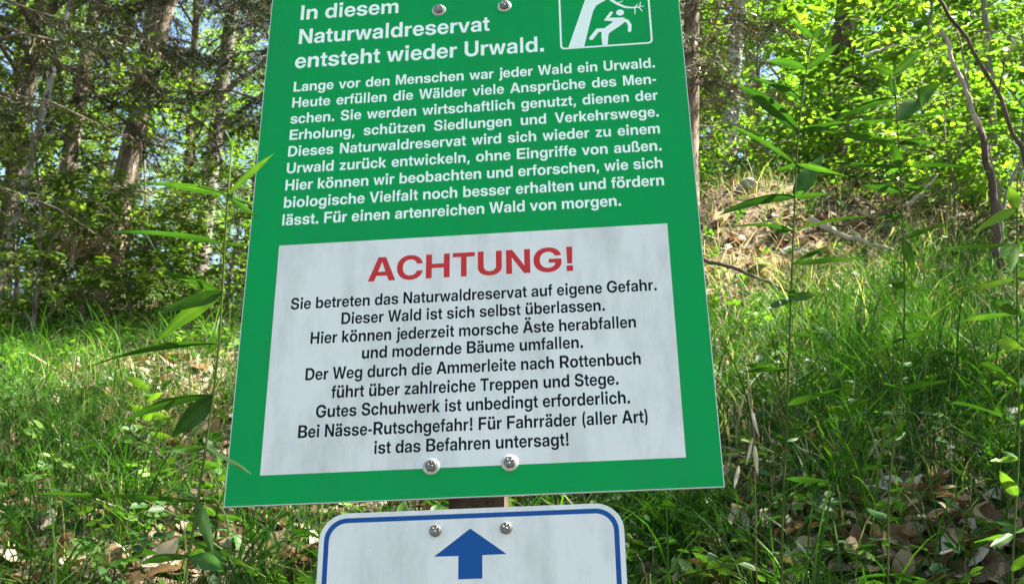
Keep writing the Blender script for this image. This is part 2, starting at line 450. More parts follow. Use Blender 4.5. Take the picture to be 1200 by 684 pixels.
# ------------------------------------------------------------------ lettering
# bold sans glyph outlines: advance;contour|contour (1/1000 em)
GLYPHS = {'!':'246;39,157 205,157 205,-11 39,-11|58,213 45,726 200,727 187,214',
'(':'390;218,-145 177,-70 155,-16 135,46 113,146 103,246 103,334 113,440 129,528 151,612 177,686 215,762 218,765 356,765 305,628 267,474 251,346 251,234 261,152 283,56 319,-52 357,-144',
')':'390;32,-145 77,-32 117,100 135,204 139,316 127,442 105,552 67,678 31,764 170,765 203,706 221,662 249,572 269,480 285,344 285,234 275,142 257,58 233,-18 207,-80 173,-144',
',':'268;38,-153 73,118 212,119 213,110 141,-152',
'-':'644;156,227 156,345 487,344 486,227',
'.':'268;51,157 217,157 217,-11 51,-11',
'A':'714;4,-1 257,726 452,727 709,0 540,-1 488,157 220,157 166,-1|261,280 449,280 356,587',
'B':'644;54,-1 53,726 382,727 450,715 478,705 518,683 557,646 577,612 589,570 589,508 575,464 557,436 516,401 465,380 510,369 548,349 581,318 605,278 617,228 617,180 607,134 583,88 550,53 528,37 492,19 434,3 404,-1|201,120 368,119 396,125 422,137 447,160 461,194 461,232 451,260 424,289 382,307 344,311 202,311|201,426 350,425 372,429 400,441 421,460 437,494 439,528 427,564 406,587 366,605 202,607',
'C':'726;138,75 93,128 61,186 39,254 29,326 29,400 41,480 63,544 99,606 136,649 184,687 238,715 310,735 406,739 460,731 516,713 576,679 627,632 657,590 687,520 696,469 544,469 523,526 497,560 470,581 428,599 392,605 362,605 318,597 278,579 254,561 225,528 205,492 193,458 185,418 181,364 183,322 199,248 217,210 235,184 258,161 284,143 310,131 342,123 412,123 442,131 474,147 494,163 517,190 533,220 544,255 696,255 693,228 681,186 661,142 639,108 590,57 546,27 478,-1 412,-13 338,-13 272,-1 204,27 172,47',
'D':'702;54,-1 53,726 372,725 408,719 462,703 528,669 554,649 591,612 617,576 647,514 665,444 671,378 665,282 647,212 623,160 605,132 552,75 522,53 468,25 418,9 356,-1|205,128 332,127 396,141 448,171 475,200 497,240 509,278 517,334 517,394 507,456 497,486 473,528 450,553 410,579 368,593 326,599 205,598',
'E':'608;54,-1 53,726 576,727 576,597 205,596 206,431 549,430 548,303 206,303 205,130 576,129 577,0',
'F':'582;54,-1 53,726 558,727 558,597 205,596 206,419 534,419 535,294 206,293 205,0',
'G':'736;136,77 99,120 65,178 39,256 29,326 29,398 39,470 65,548 95,600 115,626 152,663 194,693 260,723 310,735 342,739 404,739 458,731 520,711 574,681 629,632 657,594 675,560 687,526 694,481 540,481 533,508 513,544 472,581 430,599 394,605 364,605 334,601 302,591 262,567 233,538 203,486 191,450 183,402 181,360 185,306 193,268 213,218 231,190 264,157 302,135 334,125 360,121 416,123 454,133 478,145 519,180 541,218 551,270 392,271 392,387 698,387 699,262 693,220 673,160 649,118 600,63 552,29 494,3 414,-13 338,-13 258,3 190,35',
'H':'718;54,-1 53,726 205,726 206,435 510,435 511,726 662,727 663,0 511,0 510,305 206,305 205,0',
'I':'392;30,-1 29,120 119,122 119,602 29,604 29,726 360,727 361,604 271,602 271,122 361,120 361,0',
'L':'556;54,-1 53,726 204,727 205,130 534,129 535,0',
'M':'894;54,-1 54,727 272,727 275,724 389,404 446,213 493,370 617,726 839,726 838,-1 691,0 694,551 623,318 508,-1 383,0 261,338 198,543 201,0',
'N':'726;54,-1 53,726 212,727 215,724 459,336 520,227 519,726 670,727 671,0 510,-1 507,2 287,352 202,499 205,0',
'R':'650;54,-1 53,726 380,727 422,721 464,709 524,677 563,640 595,586 611,520 611,456 599,404 577,360 532,311 483,280 627,0 464,-1 336,253 206,253 205,0|205,376 354,375 396,385 418,397 445,424 461,462 461,514 443,554 414,581 394,591 364,599 206,601',
'S':'652;104,57 79,84 47,142 35,190 34,239 178,239 183,204 191,182 220,145 258,123 316,111 376,115 404,123 436,141 451,156 463,176 467,216 453,246 434,263 408,277 374,289 252,315 186,335 130,363 87,400 63,436 47,492 49,558 59,594 75,626 118,675 152,699 194,719 256,735 292,739 356,739 390,735 452,719 500,695 547,654 571,620 595,556 600,503 458,503 449,544 435,568 400,597 350,613 298,613 278,609 234,589 217,574 205,556 199,536 199,512 211,486 230,469 252,457 292,443 406,419 474,399 536,369 579,332 605,290 615,256 619,218 617,182 609,144 589,100 575,80 542,47 512,27 450,1 372,-13 286,-13 222,-3 184,9 142,29',
'T':'636;242,-1 241,596 20,597 19,726 612,727 612,597 393,596 393,0',
'U':'704;120,71 89,110 69,148 57,186 51,222 51,726 199,726 199,252 203,226 225,178 264,141 314,121 376,119 420,131 452,151 479,180 499,226 503,250 503,726 650,727 651,220 637,158 625,130 599,90 560,51 502,15 458,-1 390,-13 312,-13 238,1 174,29',
'V':'706;258,-1 3,726 169,726 289,366 356,141 423,374 537,726 700,727 453,2 450,-1',
'W':'996;198,-1 9,698 4,727 165,726 251,366 288,183 325,350 419,726 574,727 665,368 706,181 747,382 829,726 993,726 796,-1 628,-1 625,2 525,386 498,509 369,0',
'a':'552;80,27 49,62 35,94 29,126 33,188 55,234 80,259 124,283 194,301 316,315 344,325 357,340 357,368 349,386 332,403 294,417 256,417 222,407 195,384 182,351 46,351 49,382 57,408 81,450 110,479 150,503 182,515 234,525 296,527 350,521 402,505 440,483 461,464 479,440 491,416 501,376 501,0 360,-1 358,69 337,38 316,19 284,1 244,-9 190,-11 148,-5 108,9|183,112 214,95 262,91 292,97 322,113 343,134 355,158 359,176 359,236 320,225 234,211 210,203 190,191 177,178 169,158 169,138',
'b':'598;50,-1 49,726 194,727 195,450 230,489 250,503 280,517 314,525 360,527 392,523 426,513 466,491 484,477 519,438 541,400 555,364 569,288 569,226 563,180 547,126 511,64 468,23 422,-1 364,-13 328,-13 292,-7 274,-1 236,21 209,48 194,73 192,-1|225,142 244,125 272,111 290,107 326,107 348,113 370,125 401,160 415,194 421,224 423,264 419,304 401,354 387,374 362,395 328,407 308,409 278,405 236,383 211,354 193,310 187,248 199,186',
'c':'556;114,45 75,88 49,134 37,168 27,222 27,290 35,338 51,384 83,436 110,465 148,493 210,519 256,527 314,527 368,517 396,507 448,477 475,452 505,410 521,372 529,334 528,321 388,321 373,366 344,395 302,409 262,407 224,389 197,358 179,314 173,240 181,192 203,146 232,119 270,105 306,105 344,119 373,150 388,193 528,193 527,164 517,128 505,102 483,70 456,43 422,19 370,-3 318,-13 254,-13 202,-3 154,17',
'd':'598;108,39 77,74 53,116 39,154 27,220 27,294 35,344 51,392 69,426 91,456 142,499 188,519 236,527 282,525 326,513 368,487 400,447 401,726 546,727 547,0 404,-1 402,73 385,46 360,21 342,9 310,-5 268,-13 230,-13 186,-5 140,15|209,140 226,125 248,113 270,107 306,107 334,115 354,127 385,162 397,186 407,228 405,300 397,328 383,356 371,372 346,393 308,407 288,409 258,405 220,385 197,358 177,306 173,242 183,186',
'e':'562;116,43 75,88 49,134 37,168 27,222 27,290 33,328 49,378 79,430 122,475 148,493 184,511 236,525 308,527 346,521 384,509 434,481 489,424 517,370 533,306 535,220 170,219 171,192 177,170 195,138 226,111 266,97 312,97 342,105 364,117 385,138 396,161 528,161 529,152 521,126 501,88 464,47 416,15 370,-3 318,-13 252,-13 208,-5 150,19|169,314 396,313 397,322 383,362 354,395 316,413 262,415 222,401 197,380 181,356',
'f':'370;102,-1 101,400 7,402 7,514 101,516 101,610 107,638 127,676 158,703 182,715 222,725 350,727 351,614 290,613 272,609 253,594 247,578 246,515 351,514 351,402 245,400 245,0',
'g':'598;114,-161 91,-138 73,-112 57,-74 52,-45 192,-45 203,-68 220,-85 242,-97 276,-105 310,-105 338,-99 364,-85 383,-66 393,-48 403,2 403,82 379,48 346,21 310,5 260,-3 206,1 160,15 126,35 93,64 65,102 49,134 35,176 27,224 27,296 33,336 49,388 71,430 87,452 132,493 170,513 204,523 262,527 320,515 362,491 389,464 402,445 404,515 546,515 547,-2 535,-72 517,-112 503,-132 472,-163 448,-179 394,-201 342,-211 266,-213 208,-205 164,-191|207,150 226,133 248,121 272,115 304,115 328,121 354,135 371,150 387,172 403,212 407,234 405,304 397,332 377,368 340,399 292,411 258,407 224,391 195,358 177,310 173,248 185,188',
'h':'586;50,-1 49,726 194,727 196,443 236,489 280,515 320,525 366,527 406,521 456,499 487,472 517,424 529,386 535,338 535,0 389,0 389,310 385,334 371,366 354,383 326,397 288,401 264,397 234,383 211,358 199,330 195,308 195,0',
'i':'246;50,-1 49,514 194,515 195,0|39,733 205,733 205,579 39,579',
'j':'246;-36,-207 -37,-92 2,-91 28,-83 41,-70 49,-48 49,514 194,515 195,-68 189,-100 175,-134 161,-154 136,-177 106,-193 56,-205|39,733 205,733 205,579 39,579',
'k':'550;50,-1 49,726 194,727 196,321 374,515 545,514 345,290 557,0 386,-1 234,205 195,162 195,0',
'l':'272;66,0 206,0 206,735 66,735',
'm':'884;50,-1 50,515 188,515 190,429 211,464 246,497 284,517 334,527 384,523 434,503 475,466 494,429 515,464 552,497 606,521 646,527 690,525 728,515 770,491 805,452 827,400 833,360 832,-1 687,0 685,342 677,364 660,385 638,399 618,405 584,405 552,393 529,372 515,344 511,324 510,-1 371,0 369,342 357,370 342,387 318,401 302,405 270,405 232,389 207,360 197,334 195,0',
'n':'586;50,-1 49,514 192,515 194,439 213,466 244,495 280,515 308,523 366,527 406,521 446,505 472,487 501,454 517,424 533,362 535,0 389,0 389,310 385,334 371,366 354,383 326,397 288,401 264,397 234,383 211,358 199,330 195,308 195,0',
'o':'580;112,47 75,88 47,138 33,184 27,222 27,292 37,346 59,400 85,438 118,471 160,499 206,517 260,527 318,527 366,519 406,505 456,475 485,448 517,404 539,354 551,296 551,218 541,166 521,116 491,72 464,45 420,15 382,-1 322,-13 256,-13 204,-3 152,19|209,140 246,113 276,105 302,105 328,111 356,127 387,166 399,198 405,234 401,306 391,338 375,366 362,381 340,397 298,409 258,405 226,389 203,366 193,350 177,304 173,240 183,186',
'p':'598;50,-207 49,514 192,515 194,449 209,470 236,495 264,511 302,523 334,527 380,525 426,513 454,499 484,477 527,426 551,376 565,322 569,288 565,192 555,148 529,90 499,50 456,15 410,-5 364,-13 312,-11 270,1 230,27 196,71 195,-206|225,142 244,125 272,111 290,107 326,107 348,113 370,125 401,160 415,194 421,224 423,264 419,304 401,354 387,374 362,395 328,407 308,409 278,405 236,383 211,354 193,310 187,248 199,186',
'r':'374;50,-1 49,514 188,515 190,431 211,474 242,503 272,515 294,519 358,517 359,394 276,395 256,389 223,366 211,350 199,322 195,300 195,0',
's':'520;86,39 55,72 37,104 25,148 26,161 168,161 179,128 196,109 212,99 240,91 284,91 324,105 341,122 347,148 341,164 314,185 290,193 180,213 134,227 102,243 71,268 47,304 37,340 39,398 61,448 88,477 114,495 168,517 212,525 274,527 334,519 380,503 414,483 445,454 459,434 475,398 480,351 346,351 343,372 337,384 318,405 296,417 264,423 228,419 202,407 183,382 181,364 187,348 202,333 218,325 244,317 346,299 396,285 446,259 471,234 485,210 491,190 493,132 483,96 467,68 440,39 396,11 334,-9 282,-15 220,-13 176,-5 140,7',
't':'368;138,29 115,54 105,74 97,106 95,400 7,402 7,514 95,516 96,657 240,657 241,516 347,514 347,402 241,400 243,138 249,126 266,115 347,112 347,0 224,-1 176,9',
'u':'586;116,23 91,48 75,72 59,110 51,148 49,514 195,514 195,198 199,178 213,148 238,125 264,115 300,113 332,121 350,131 375,160 385,186 389,212 389,514 534,515 535,0 392,-1 390,75 369,46 340,19 318,5 278,-9 250,-13 196,-11 158,-1',
'v':'554;196,-1 3,514 157,514 243,260 278,141 309,250 395,512 398,515 548,515 359,2 356,-1',
'w':'818;164,-1 4,515 157,514 219,276 246,151 293,338 344,515 475,514 531,308 568,153 571,154 605,314 657,514 813,514 654,-1 504,-1 501,2 408,333 385,242 313,0',
'z':'522;46,-1 47,100 299,398 46,399 45,514 472,515 473,412 223,114 474,113 475,0',
'Ä':'714;4,-1 257,726 452,727 709,0 540,-1 488,157 220,157 166,-1|261,280 449,280 356,587|169,945 327,945 327,793 169,793|385,945 545,945 545,791 385,791',
'ß':'628;54,-1 53,546 57,574 71,620 93,658 110,677 140,701 190,725 252,737 310,737 340,733 398,715 444,687 471,660 487,636 499,606 505,576 503,514 491,478 461,422 455,386 465,360 553,282 573,258 593,222 601,188 601,136 591,98 571,62 552,41 518,17 466,-3 416,-11 340,-11 274,1 235,18 272,129 334,109 394,107 424,115 438,123 451,136 459,154 459,186 445,214 424,235 364,277 337,302 321,324 311,350 311,418 325,450 359,506 365,530 361,568 340,597 318,609 294,615 256,613 232,603 213,586 203,568 195,534 195,0',
'ä':'552;80,27 49,62 35,94 29,126 33,188 55,234 80,259 124,283 194,301 316,315 344,325 357,340 357,368 349,386 332,403 294,417 256,417 222,407 195,384 182,351 46,351 49,382 57,408 81,450 110,479 150,503 182,515 234,525 296,527 350,521 402,505 440,483 461,464 479,440 491,416 501,376 501,0 360,-1 358,69 337,38 316,19 284,1 244,-9 190,-11 148,-5 108,9|183,112 214,95 262,91 292,97 322,113 343,134 355,158 359,176 359,236 320,225 234,211 210,203 190,191 177,178 169,158 169,138|85,733 243,733 243,581 85,581|301,733 461,733 461,579 301,579',
'ö':'580;112,47 75,88 47,138 33,184 27,222 27,292 37,346 59,400 85,438 118,471 160,499 206,517 260,527 318,527 366,519 406,505 456,475 485,448 517,404 539,354 551,296 551,218 541,166 521,116 491,72 464,45 420,15 382,-1 322,-13 256,-13 204,-3 152,19|209,140 246,113 276,105 302,105 328,111 356,127 387,166 399,198 405,234 401,306 391,338 375,366 362,381 340,397 298,409 258,405 226,389 203,366 193,350 177,304 173,240 183,186|101,733 261,733 261,579 101,579|319,733 477,733 477,581 319,581',
'ü':'586;116,23 91,48 75,72 59,110 51,148 49,514 195,514 195,198 199,178 213,148 238,125 264,115 300,113 332,121 350,131 375,160 385,186 389,212 389,514 534,515 535,0 392,-1 390,75 369,46 340,19 318,5 278,-9 250,-13 196,-11 158,-1|103,733 263,733 263,579 103,579|321,733 481,733 481,579 321,579',
}
ARIAL = {' ': 278, '!': 333, '(': 333, ')': 333, ',': 278, '-': 333, '.': 278, 'A': 722, 'B': 722, 'C': 722, 'D': 722,
         'E': 667, 'F': 611, 'G': 778, 'H': 722, 'I': 278, 'L': 611, 'M': 833, 'N': 722, 'R': 722, 'S': 667, 'T': 611,
         'U': 722, 'V': 667, 'W': 944, 'a': 556, 'b': 611, 'c': 556, 'd': 611, 'e': 556, 'f': 333, 'g': 611, 'h': 611,
         'i': 278, 'j': 278, 'k': 556, 'l': 278, 'm': 889, 'n': 611, 'o': 611, 'p': 611, 'r': 389, 's': 556, 't': 333,
         'u': 611, 'v': 556, 'w': 778, 'z': 500, 'Ä': 722, 'ß': 611, 'ä': 556, 'ö': 611, 'ü': 611}


def parea(P):
    return 0.5 * sum(P[i][0] * P[(i + 1) % len(P)][1] - P[(i + 1) % len(P)][0] * P[i][1] for i in range(len(P)))


def triangulate(contours):
    """fill closed outlines, even-odd, so that inner outlines stay open"""
    pts, edges = [], []
    for c in contours:
        n0 = len(pts)
        pts += [Vector(p) * 1000 for p in c]
        edges += [(n0 + i, n0 + (i + 1) % len(c)) for i in range(len(c))]
    v, e, f, *_ = geometry.delaunay_2d_cdt(pts, edges, [], 0, 1e-4)
    vs = [(q.x / 1000, q.y / 1000) for q in v]
    segs = [(c[i], c[(i + 1) % len(c)]) for c in contours for i in range(len(c))]
    fs = []
    for t in f:
        a, b, c = (vs[k] for k in t)
        ar = (b[0] - a[0]) * (c[1] - a[1]) - (b[1] - a[1]) * (c[0] - a[0])
        if abs(ar) < 1e-14:
            continue
        mx, my = (a[0] + b[0] + c[0]) / 3, (a[1] + b[1] + c[1]) / 3
        inside = False
        for p, q in segs:
            if (p[1] > my) != (q[1] > my) and mx < (q[0] - p[0]) * (my - p[1]) / (q[1] - p[1]) + p[0]:
                inside = not inside
        if inside:
            fs.append(tuple(t) if ar > 0 else (t[0], t[2], t[1]))
    return vs, fs


GC = {}
for ch, s in GLYPHS.items():
    adv, cs = s.split(';')
    cs = [[tuple(float(q) for q in p.split(',')) for p in c.split()] for c in cs.split('|')]
    if ch == 'I':
        cs, adv = [[(66, 0), (216, 0), (216, 727), (66, 727)]], 282
    adv = float(adv)
    xs = [p[0] for c in cs for p in c]
    if ch in 'ijl!.,':         # narrow letters keep their stem width, only the side bearings move
        sh = (ARIAL[ch] * 727 / 716 - (max(xs) - min(xs))) / 2 - min(xs)
        cs = [[(p[0] + sh, p[1]) for p in c] for c in cs]
    elif ch == '-':
        w = ARIAL[ch] * 727 / 716
        cs = [[(w * 0.14, 195), (w * 0.86, 195), (w * 0.86, 325), (w * 0.14, 325)]]
    else:
        k = ARIAL[ch] * 727 / 716 / adv
        cs = [[(p[0] * k, p[1]) for p in c] for c in cs]
    GC[ch] = (ARIAL[ch] * 727 / 716, *triangulate(cs))


def natural(txt):
    return sum(GC[c][0] if c != ' ' else 282 for c in txt) - 66 - 75


SXB = 0.4555 / natural('lässt. Für einen artenreichen Wald von morgen.')
print('horizontal scale', SXB * 727 / .0173)


def text_mesh(mb, txt, x0, x1, y, cap, z, justify=False):
    """one line of lettering from x0 to x1 (metres), baseline y, cap height cap"""
    s = cap / 727.0
    words = txt.split(' ')
    lsb, rsb = 0.066 * 1000, (0.06 if txt[-1] not in '.!' else 0.075) * 1000
    tot = sum(GC[c][0] if c != ' ' else 282 for c in txt) - lsb - rsb
    if justify:
        sx = SXB
        nsp = len(words) - 1
        gap = 282 * sx + ((x1 - x0) - tot * sx) / max(nsp, 1)
    else:
        sx = (x1 - x0) / tot
        gap = 282 * sx
    x = x0 - lsb * sx
    for ch in txt:
        if ch == ' ':
            x += gap
            continue
        a, vs, fs = GC[ch]
        mb.add([(x + p[0] * sx, y + p[1] * s, z) for p in vs], fs)
        x += a * sx


def poly_mesh(mb, contours, z, side=0.0):
    vs, fs = triangulate(contours)
    mb.add([(p[0], p[1], z) for p in vs], fs)


def stroke(pts, w, round_end=True):
    """outline of a thick polyline with round ends"""
    P = [Vector(p) for p in pts]
    left, right = [], []
    for i, p in enumerate(P):
        if i == 0:
            d = (P[1] - P[0]).normalized()
            nn = Vector((-d.y, d.x))
        elif i == len(P) - 1:
            d = (P[-1] - P[-2]).normalized()
            nn = Vector((-d.y, d.x))
        else:
            d1 = (p - P[i - 1]).normalized()
            d2 = (P[i + 1] - p).normalized()
            n1, n2 = Vector((-d1.y, d1.x)), Vector((-d2.y, d2.x))
            nn = (n1 + n2)
            nn = nn / max(nn.dot(n1), 0.4)
        ww = w[i] if isinstance(w, (list, tuple)) else w
        left.append(p + nn * ww / 2)
        right.append(p - nn * ww / 2)

    def arc(c, d, r):
        a0 = math.atan2(d.y, d.x)
        return [c + Vector((math.cos(a0 + t), math.sin(a0 + t))) * r for t in (math.pi / 3, math.pi / 6, 0, -math.pi / 6, -math.pi / 3)]
    w0 = w[0] if isinstance(w, (list, tuple)) else w
    w1 = w[-1] if isinstance(w, (list, tuple)) else w
    out = list(left)
    if round_end:
        out += arc(P[-1], P[-1] - P[-2], w1 / 2)
    out += right[::-1]
    if round_end:
        out += arc(P[0], P[0] - P[1], w0 / 2)
    return [(q.x, q.y) for q in out]


def rrect(x0, x1, y0, y1, r, n=8):
    out = []
    for cx, cy, a in ((x1 - r, y1 - r, 0), (x0 + r, y1 - r, 90), (x0 + r, y0 + r, 180), (x1 - r, y0 + r, 270)):
        for k in range(n + 1):
            t = math.radians(a + 90 * k / n)
            out.append((cx + r * math.cos(t), cy + r * math.sin(t)))
    return out


def plate(mb, outline, z0, z1):
    n = len(outline)
    vs, fs = triangulate([outline])
    mb.add([(p[0], p[1], z1) for p in vs], fs)
    mb.add([(p[0], p[1], z0) for p in vs], [(f[0], f[2], f[1]) for f in fs])
    mb.add([(p[0], p[1], z0) for p in outline] + [(p[0], p[1], z1) for p in outline],
           quads=[(i, (i + 1) % n, n + (i + 1) % n, n + i) for i in range(n)])


# ------------------------------------------------------------------ the signs
c_, s_ = math.cos(PITCH), math.sin(PITCH)
C2W = np.array([[1, 0, 0], [0, s_, c_], [0, -c_, s_]])       # camera (right, down, forward) to world
RM = np.array([[0.9955530158868646, 0.012437230471704547, 0.09337830506473133],
               [-0.053223971439846196, 0.8921351912020397, 0.44862234616999463],
               [-0.07772645252897342, -0.45159729396564563, 0.888829838979412]])
TV = np.array([-0.049737373859849006, 0.24374840253038477, 1.460298777275177])
SR = C2W @ RM
ORG = CAM + C2W @ TV
AX = np.column_stack([SR[:, 0], -SR[:, 1], -SR[:, 2]])        # local x right, y up, z towards the reader


def sign_frame(ly=0.0, lz=0.0, lx=0.0):
    m = Matrix.Identity(4)
    for i in range(3):
        for j in range(3):
            m[i][j] = AX[i, j]
    p = ORG + AX @ np.array([lx, ly, lz])
    for i in range(3):
        m[i][3] = p[i]
    return m


LAY = 0.00005
info = empty('information_sign', label='large green information board with white lettering and a white warning panel', cat='sign')
info.matrix_world = sign_frame()
TOP = 0.850
mb = MB()
plate(mb, [(-0.300, 0.0), (0.300, 0.0), (0.300, TOP), (-0.300, TOP)], -0.003, 0.0)
mb.build('panel', M['edge'], info)
mb = MB()
poly_mesh(mb, [rrect(-0.2990, 0.2990, 0.0010, TOP - 0.001, 0.001, 1)], LAY)
mb.build('green_foil', M['green'], info)
mb = MB()
poly_mesh(mb, [[(-0.2580, 0.0382), (0.2577, 0.0382), (0.2577, 0.3579), (-0.2580, 0.3579)]], LAY * 2)
wf = mb.build('warning_panel', M['white'], info)

for txt, x0, x1, y in (('In diesem', -.2543, -.1085, .7375), ('Naturwaldreservat', -.2538, .0248, .6931), ('entsteht wieder Urwald.', -.2558, .1030, .6497)):
    mb = MB()
    text_mesh(mb, txt, x0, x1, y, 0.0272, LAY * 2)
    mb.build('heading_line', M['ltext'], info)
body = ['Lange vor den Menschen war jeder Wald ein Urwald.', 'Heute erfüllen die Wälder viele Ansprüche des Men-',
        'schen. Sie werden wirtschaftlich genutzt, dienen der', 'Erholung, schützen Siedlungen und Verkehrswege.',
        'Dieses Naturwaldreservat wird sich wieder zu einem', 'Urwald zurück entwickeln, ohne Eingriffe von außen.',
        'Hier können wir beobachten und erforschen, wie sich', 'biologische Vielfalt noch besser erhalten und fördern',
        'lässt. Für einen artenreichen Wald von morgen.']
for i, t in enumerate(body):
    y = .6085 - i * .02748
    mb = MB()
    if i < 8:
        text_mesh(mb, t, -.2560, .2577, y, 0.0173, LAY * 2, justify=True)
    else:
        text_mesh(mb, t, -.2565, .1990, y, 0.0173, LAY * 2)
    mb.build('text_line', M['ltext'], info)
mb = MB()
text_mesh(mb, 'ACHTUNG!', -.1325, .1335, .2963, 0.0352, LAY * 3)
mb.build('warning_heading', M['red'], wf)
warn = [('Sie betreten das Naturwaldreservat auf eigene Gefahr.', -.2352, .2376, .2614), ('Dieser Wald ist sich selbst überlassen.', -.1675, .1706, .2366),
        ('Hier können jederzeit morsche Äste herabfallen', -.2063, .2088, .2110), ('und modernde Bäume umfallen.', -.1385, .1410, .1868),
        ('Der Weg durch die Ammerleite nach Rottenbuch', -.2098, .2118, .1608), ('führt über zahlreiche Treppen und Stege.', -.1743, .1827, .1352),
        ('Gutes Schuhwerk ist unbedingt erforderlich.', -.1929, .1954, .1100), ('Bei Nässe-Rutschgefahr! Für Fahrräder (aller Art)', -.2142, .2162, .0842),
        ('ist das Befahren untersagt!', -.1178, .1194, .0594)]
for t, x0, x1, y in warn:
    mb = MB()
    text_mesh(mb, t, x0, x1, y, 0.0168, LAY * 3)
    mb.build('warning_line', M['dark'], wf)

# pictogram: frame, leaning trunk with a falling branch, person jumping aside
mb = MB()
poly_mesh(mb, [rrect(.1270, .2580, .6505, .7830, .0065), rrect(.1297, .2553, .6532, .7803, .0045)[::-1]], LAY * 2)
mb.build('pictogram_frame', M['ltext'], info)
mb = MB()
poly_mesh(mb, [[(.1385, .6534), (.1610, .6534), (.1705, .6930), (.1762, .7150), (.1810, .7250), (.1945, .7335), (.2080, .7400),
                (.2160, .7560), (.2140, .7760), (.1800, .7760), (.1680, .7450)]], LAY * 2)
mb.build('pictogram_tree', M['ltext'], info)
mb = MB()
poly_mesh(mb, [stroke([(.2033, .7330), (.2122, .7250), (.2219, .7188), (.2318, .7165), (.2432, .7171)], [.0046, .0042, .0036, .0028, .0022])], LAY * 2)
mb.build('pictogram_branch', M['ltext'], info)
for k, (a, b) in enumerate((((.2110, .7265), (.2196, .7298)), ((.2355, .7168), (.2407, .7222)), ((.2362, .7160), (.2358, .7046)),
                            ((.2418, .7167), (.2463, .7090)), ((.2432, .7172), (.2449, .7255)), ((.2432, .7174), (.2489, .7178)))):
    mb = MB()
    poly_mesh(mb, [stroke([a, b], [.0018, .0011])], LAY * 3)
    mb.build('pictogram_twig', M['ltext'], info)
mb = MB()
circ = [(.2146 + .0056 * math.cos(t * math.pi / 12), .7092 + .0056 * math.sin(t * math.pi / 12)) for t in range(24)]
poly_mesh(mb, [circ], LAY * 3)
poly_mesh(mb, [stroke([(.2020, .7100), (.1945, .6985), (.2080, .6960)], .0046)], LAY * 2)
poly_mesh(mb, [[(.1990, .7012), (.2200, .7000), (.2222, .6932), (.2138, .6858), (.1968, .6735), (.1880, .6760), (.1925, .6845), (.2034, .6930)]], LAY * 3)
poly_mesh(mb, [stroke([(.2170, .6974), (.2240, .6930), (.2272, .6855), (.2264, .6755)], .0050)], LAY * 4)
poly_mesh(mb, [stroke([(.1950, .6800), (.1812, .6802), (.1716, .6668)], .0062)], LAY * 4)
poly_mesh(mb, [[(.1868, .6770), (.1975, .6752), (.1958, .6680), (.1942, .6533), (.1868, .6533), (.1860, .6690)]], LAY * 5)
mb.build('pictogram_person', M['ltext'], info)


def bolt(parent, x, y, rw, rh, rot, seed):
    """hexagon bolt, with a washer when rw is set"""
    rng = random.Random(seed)
    b = MB()
    zw = 0.0
    root = None

    def lathe(m, prof, n, ph=0.0):
        V = [(x + r * math.cos(2 * math.pi * k / n + ph), y + r * math.sin(2 * math.pi * k / n + ph), z) for r, z in prof for k in range(n)]
        q = [(i * n + k, i * n + (k + 1) % n, (i + 1) * n + (k + 1) % n, (i + 1) * n + k) for i in range(len(prof) - 1) for k in range(n)]
        V.append((x, y, prof[-1][1]))
        c = len(V) - 1
        o = (len(prof) - 1) * n
        m.add(V, [(o + k, o + (k + 1) % n, c) for k in range(n)], q)
    if rw:
        zw = 0.0018
    head = MB()
    r6 = rh / math.cos(math.pi / 6)
    lathe(head, [(r6, zw), (r6, zw + .0042), (rh * .97, zw + .0054), (rh * .90, zw + .0056), (rh * .86, zw + .0052)], 6, rot)
    for k in range(3):        # raised grade marks on the head
        a = rot + k * 2.1 + .3
        cx, cy = x + rh * .42 * math.cos(a), y + rh * .42 * math.sin(a)
        w = rh * .14
        V = [(cx + dx * w, cy + dy * w, zw + z) for z in (.0050, .0060) for dx, dy in ((-1, -1.6), (1, -1.6), (1, 1.6), (-1, 1.6))]
        head.add(V, quads=[(4, 5, 6, 7), (0, 1, 5, 4), (1, 2, 6, 5), (2, 3, 7, 6), (3, 0, 4, 7)])
    h = head.build('bolt', M['zinc'], parent)
    if rw:
        w = MB()
        lathe(w, [(rw, 0.0), (rw, .0010), (rw * .95, .0018), (rw * .6, .0017)], 28)
        w.build('washer', M['washer'], h)
    else:
        w = MB()
        lathe(w, [(rh * 1.22, 0.0), (rh * 1.22, .0006), (rh * 1.16, .0009)], 24)
        w.build('bolt_flange', M['zinc'], h)


bolt(info, -.0481, .7367, .0103, .0064, .2, 1)
bolt(info, .0481, .7355, .0103, .0064, .5, 2)
bolt(info, -.0473, .0402, .0106, .0066, .9, 3)
bolt(info, .0479, .0405, .0106, .0066, .1, 4)
for yy in (.7361, .0403):
    mb = MB()
    plate(mb, [(-.075, yy - .017), (.080, yy - .017), (.080, yy + .017), (-.075, yy + .017)], -.032, -.0034)
    mb.build('mounting_bracket', M['zinc'], info)

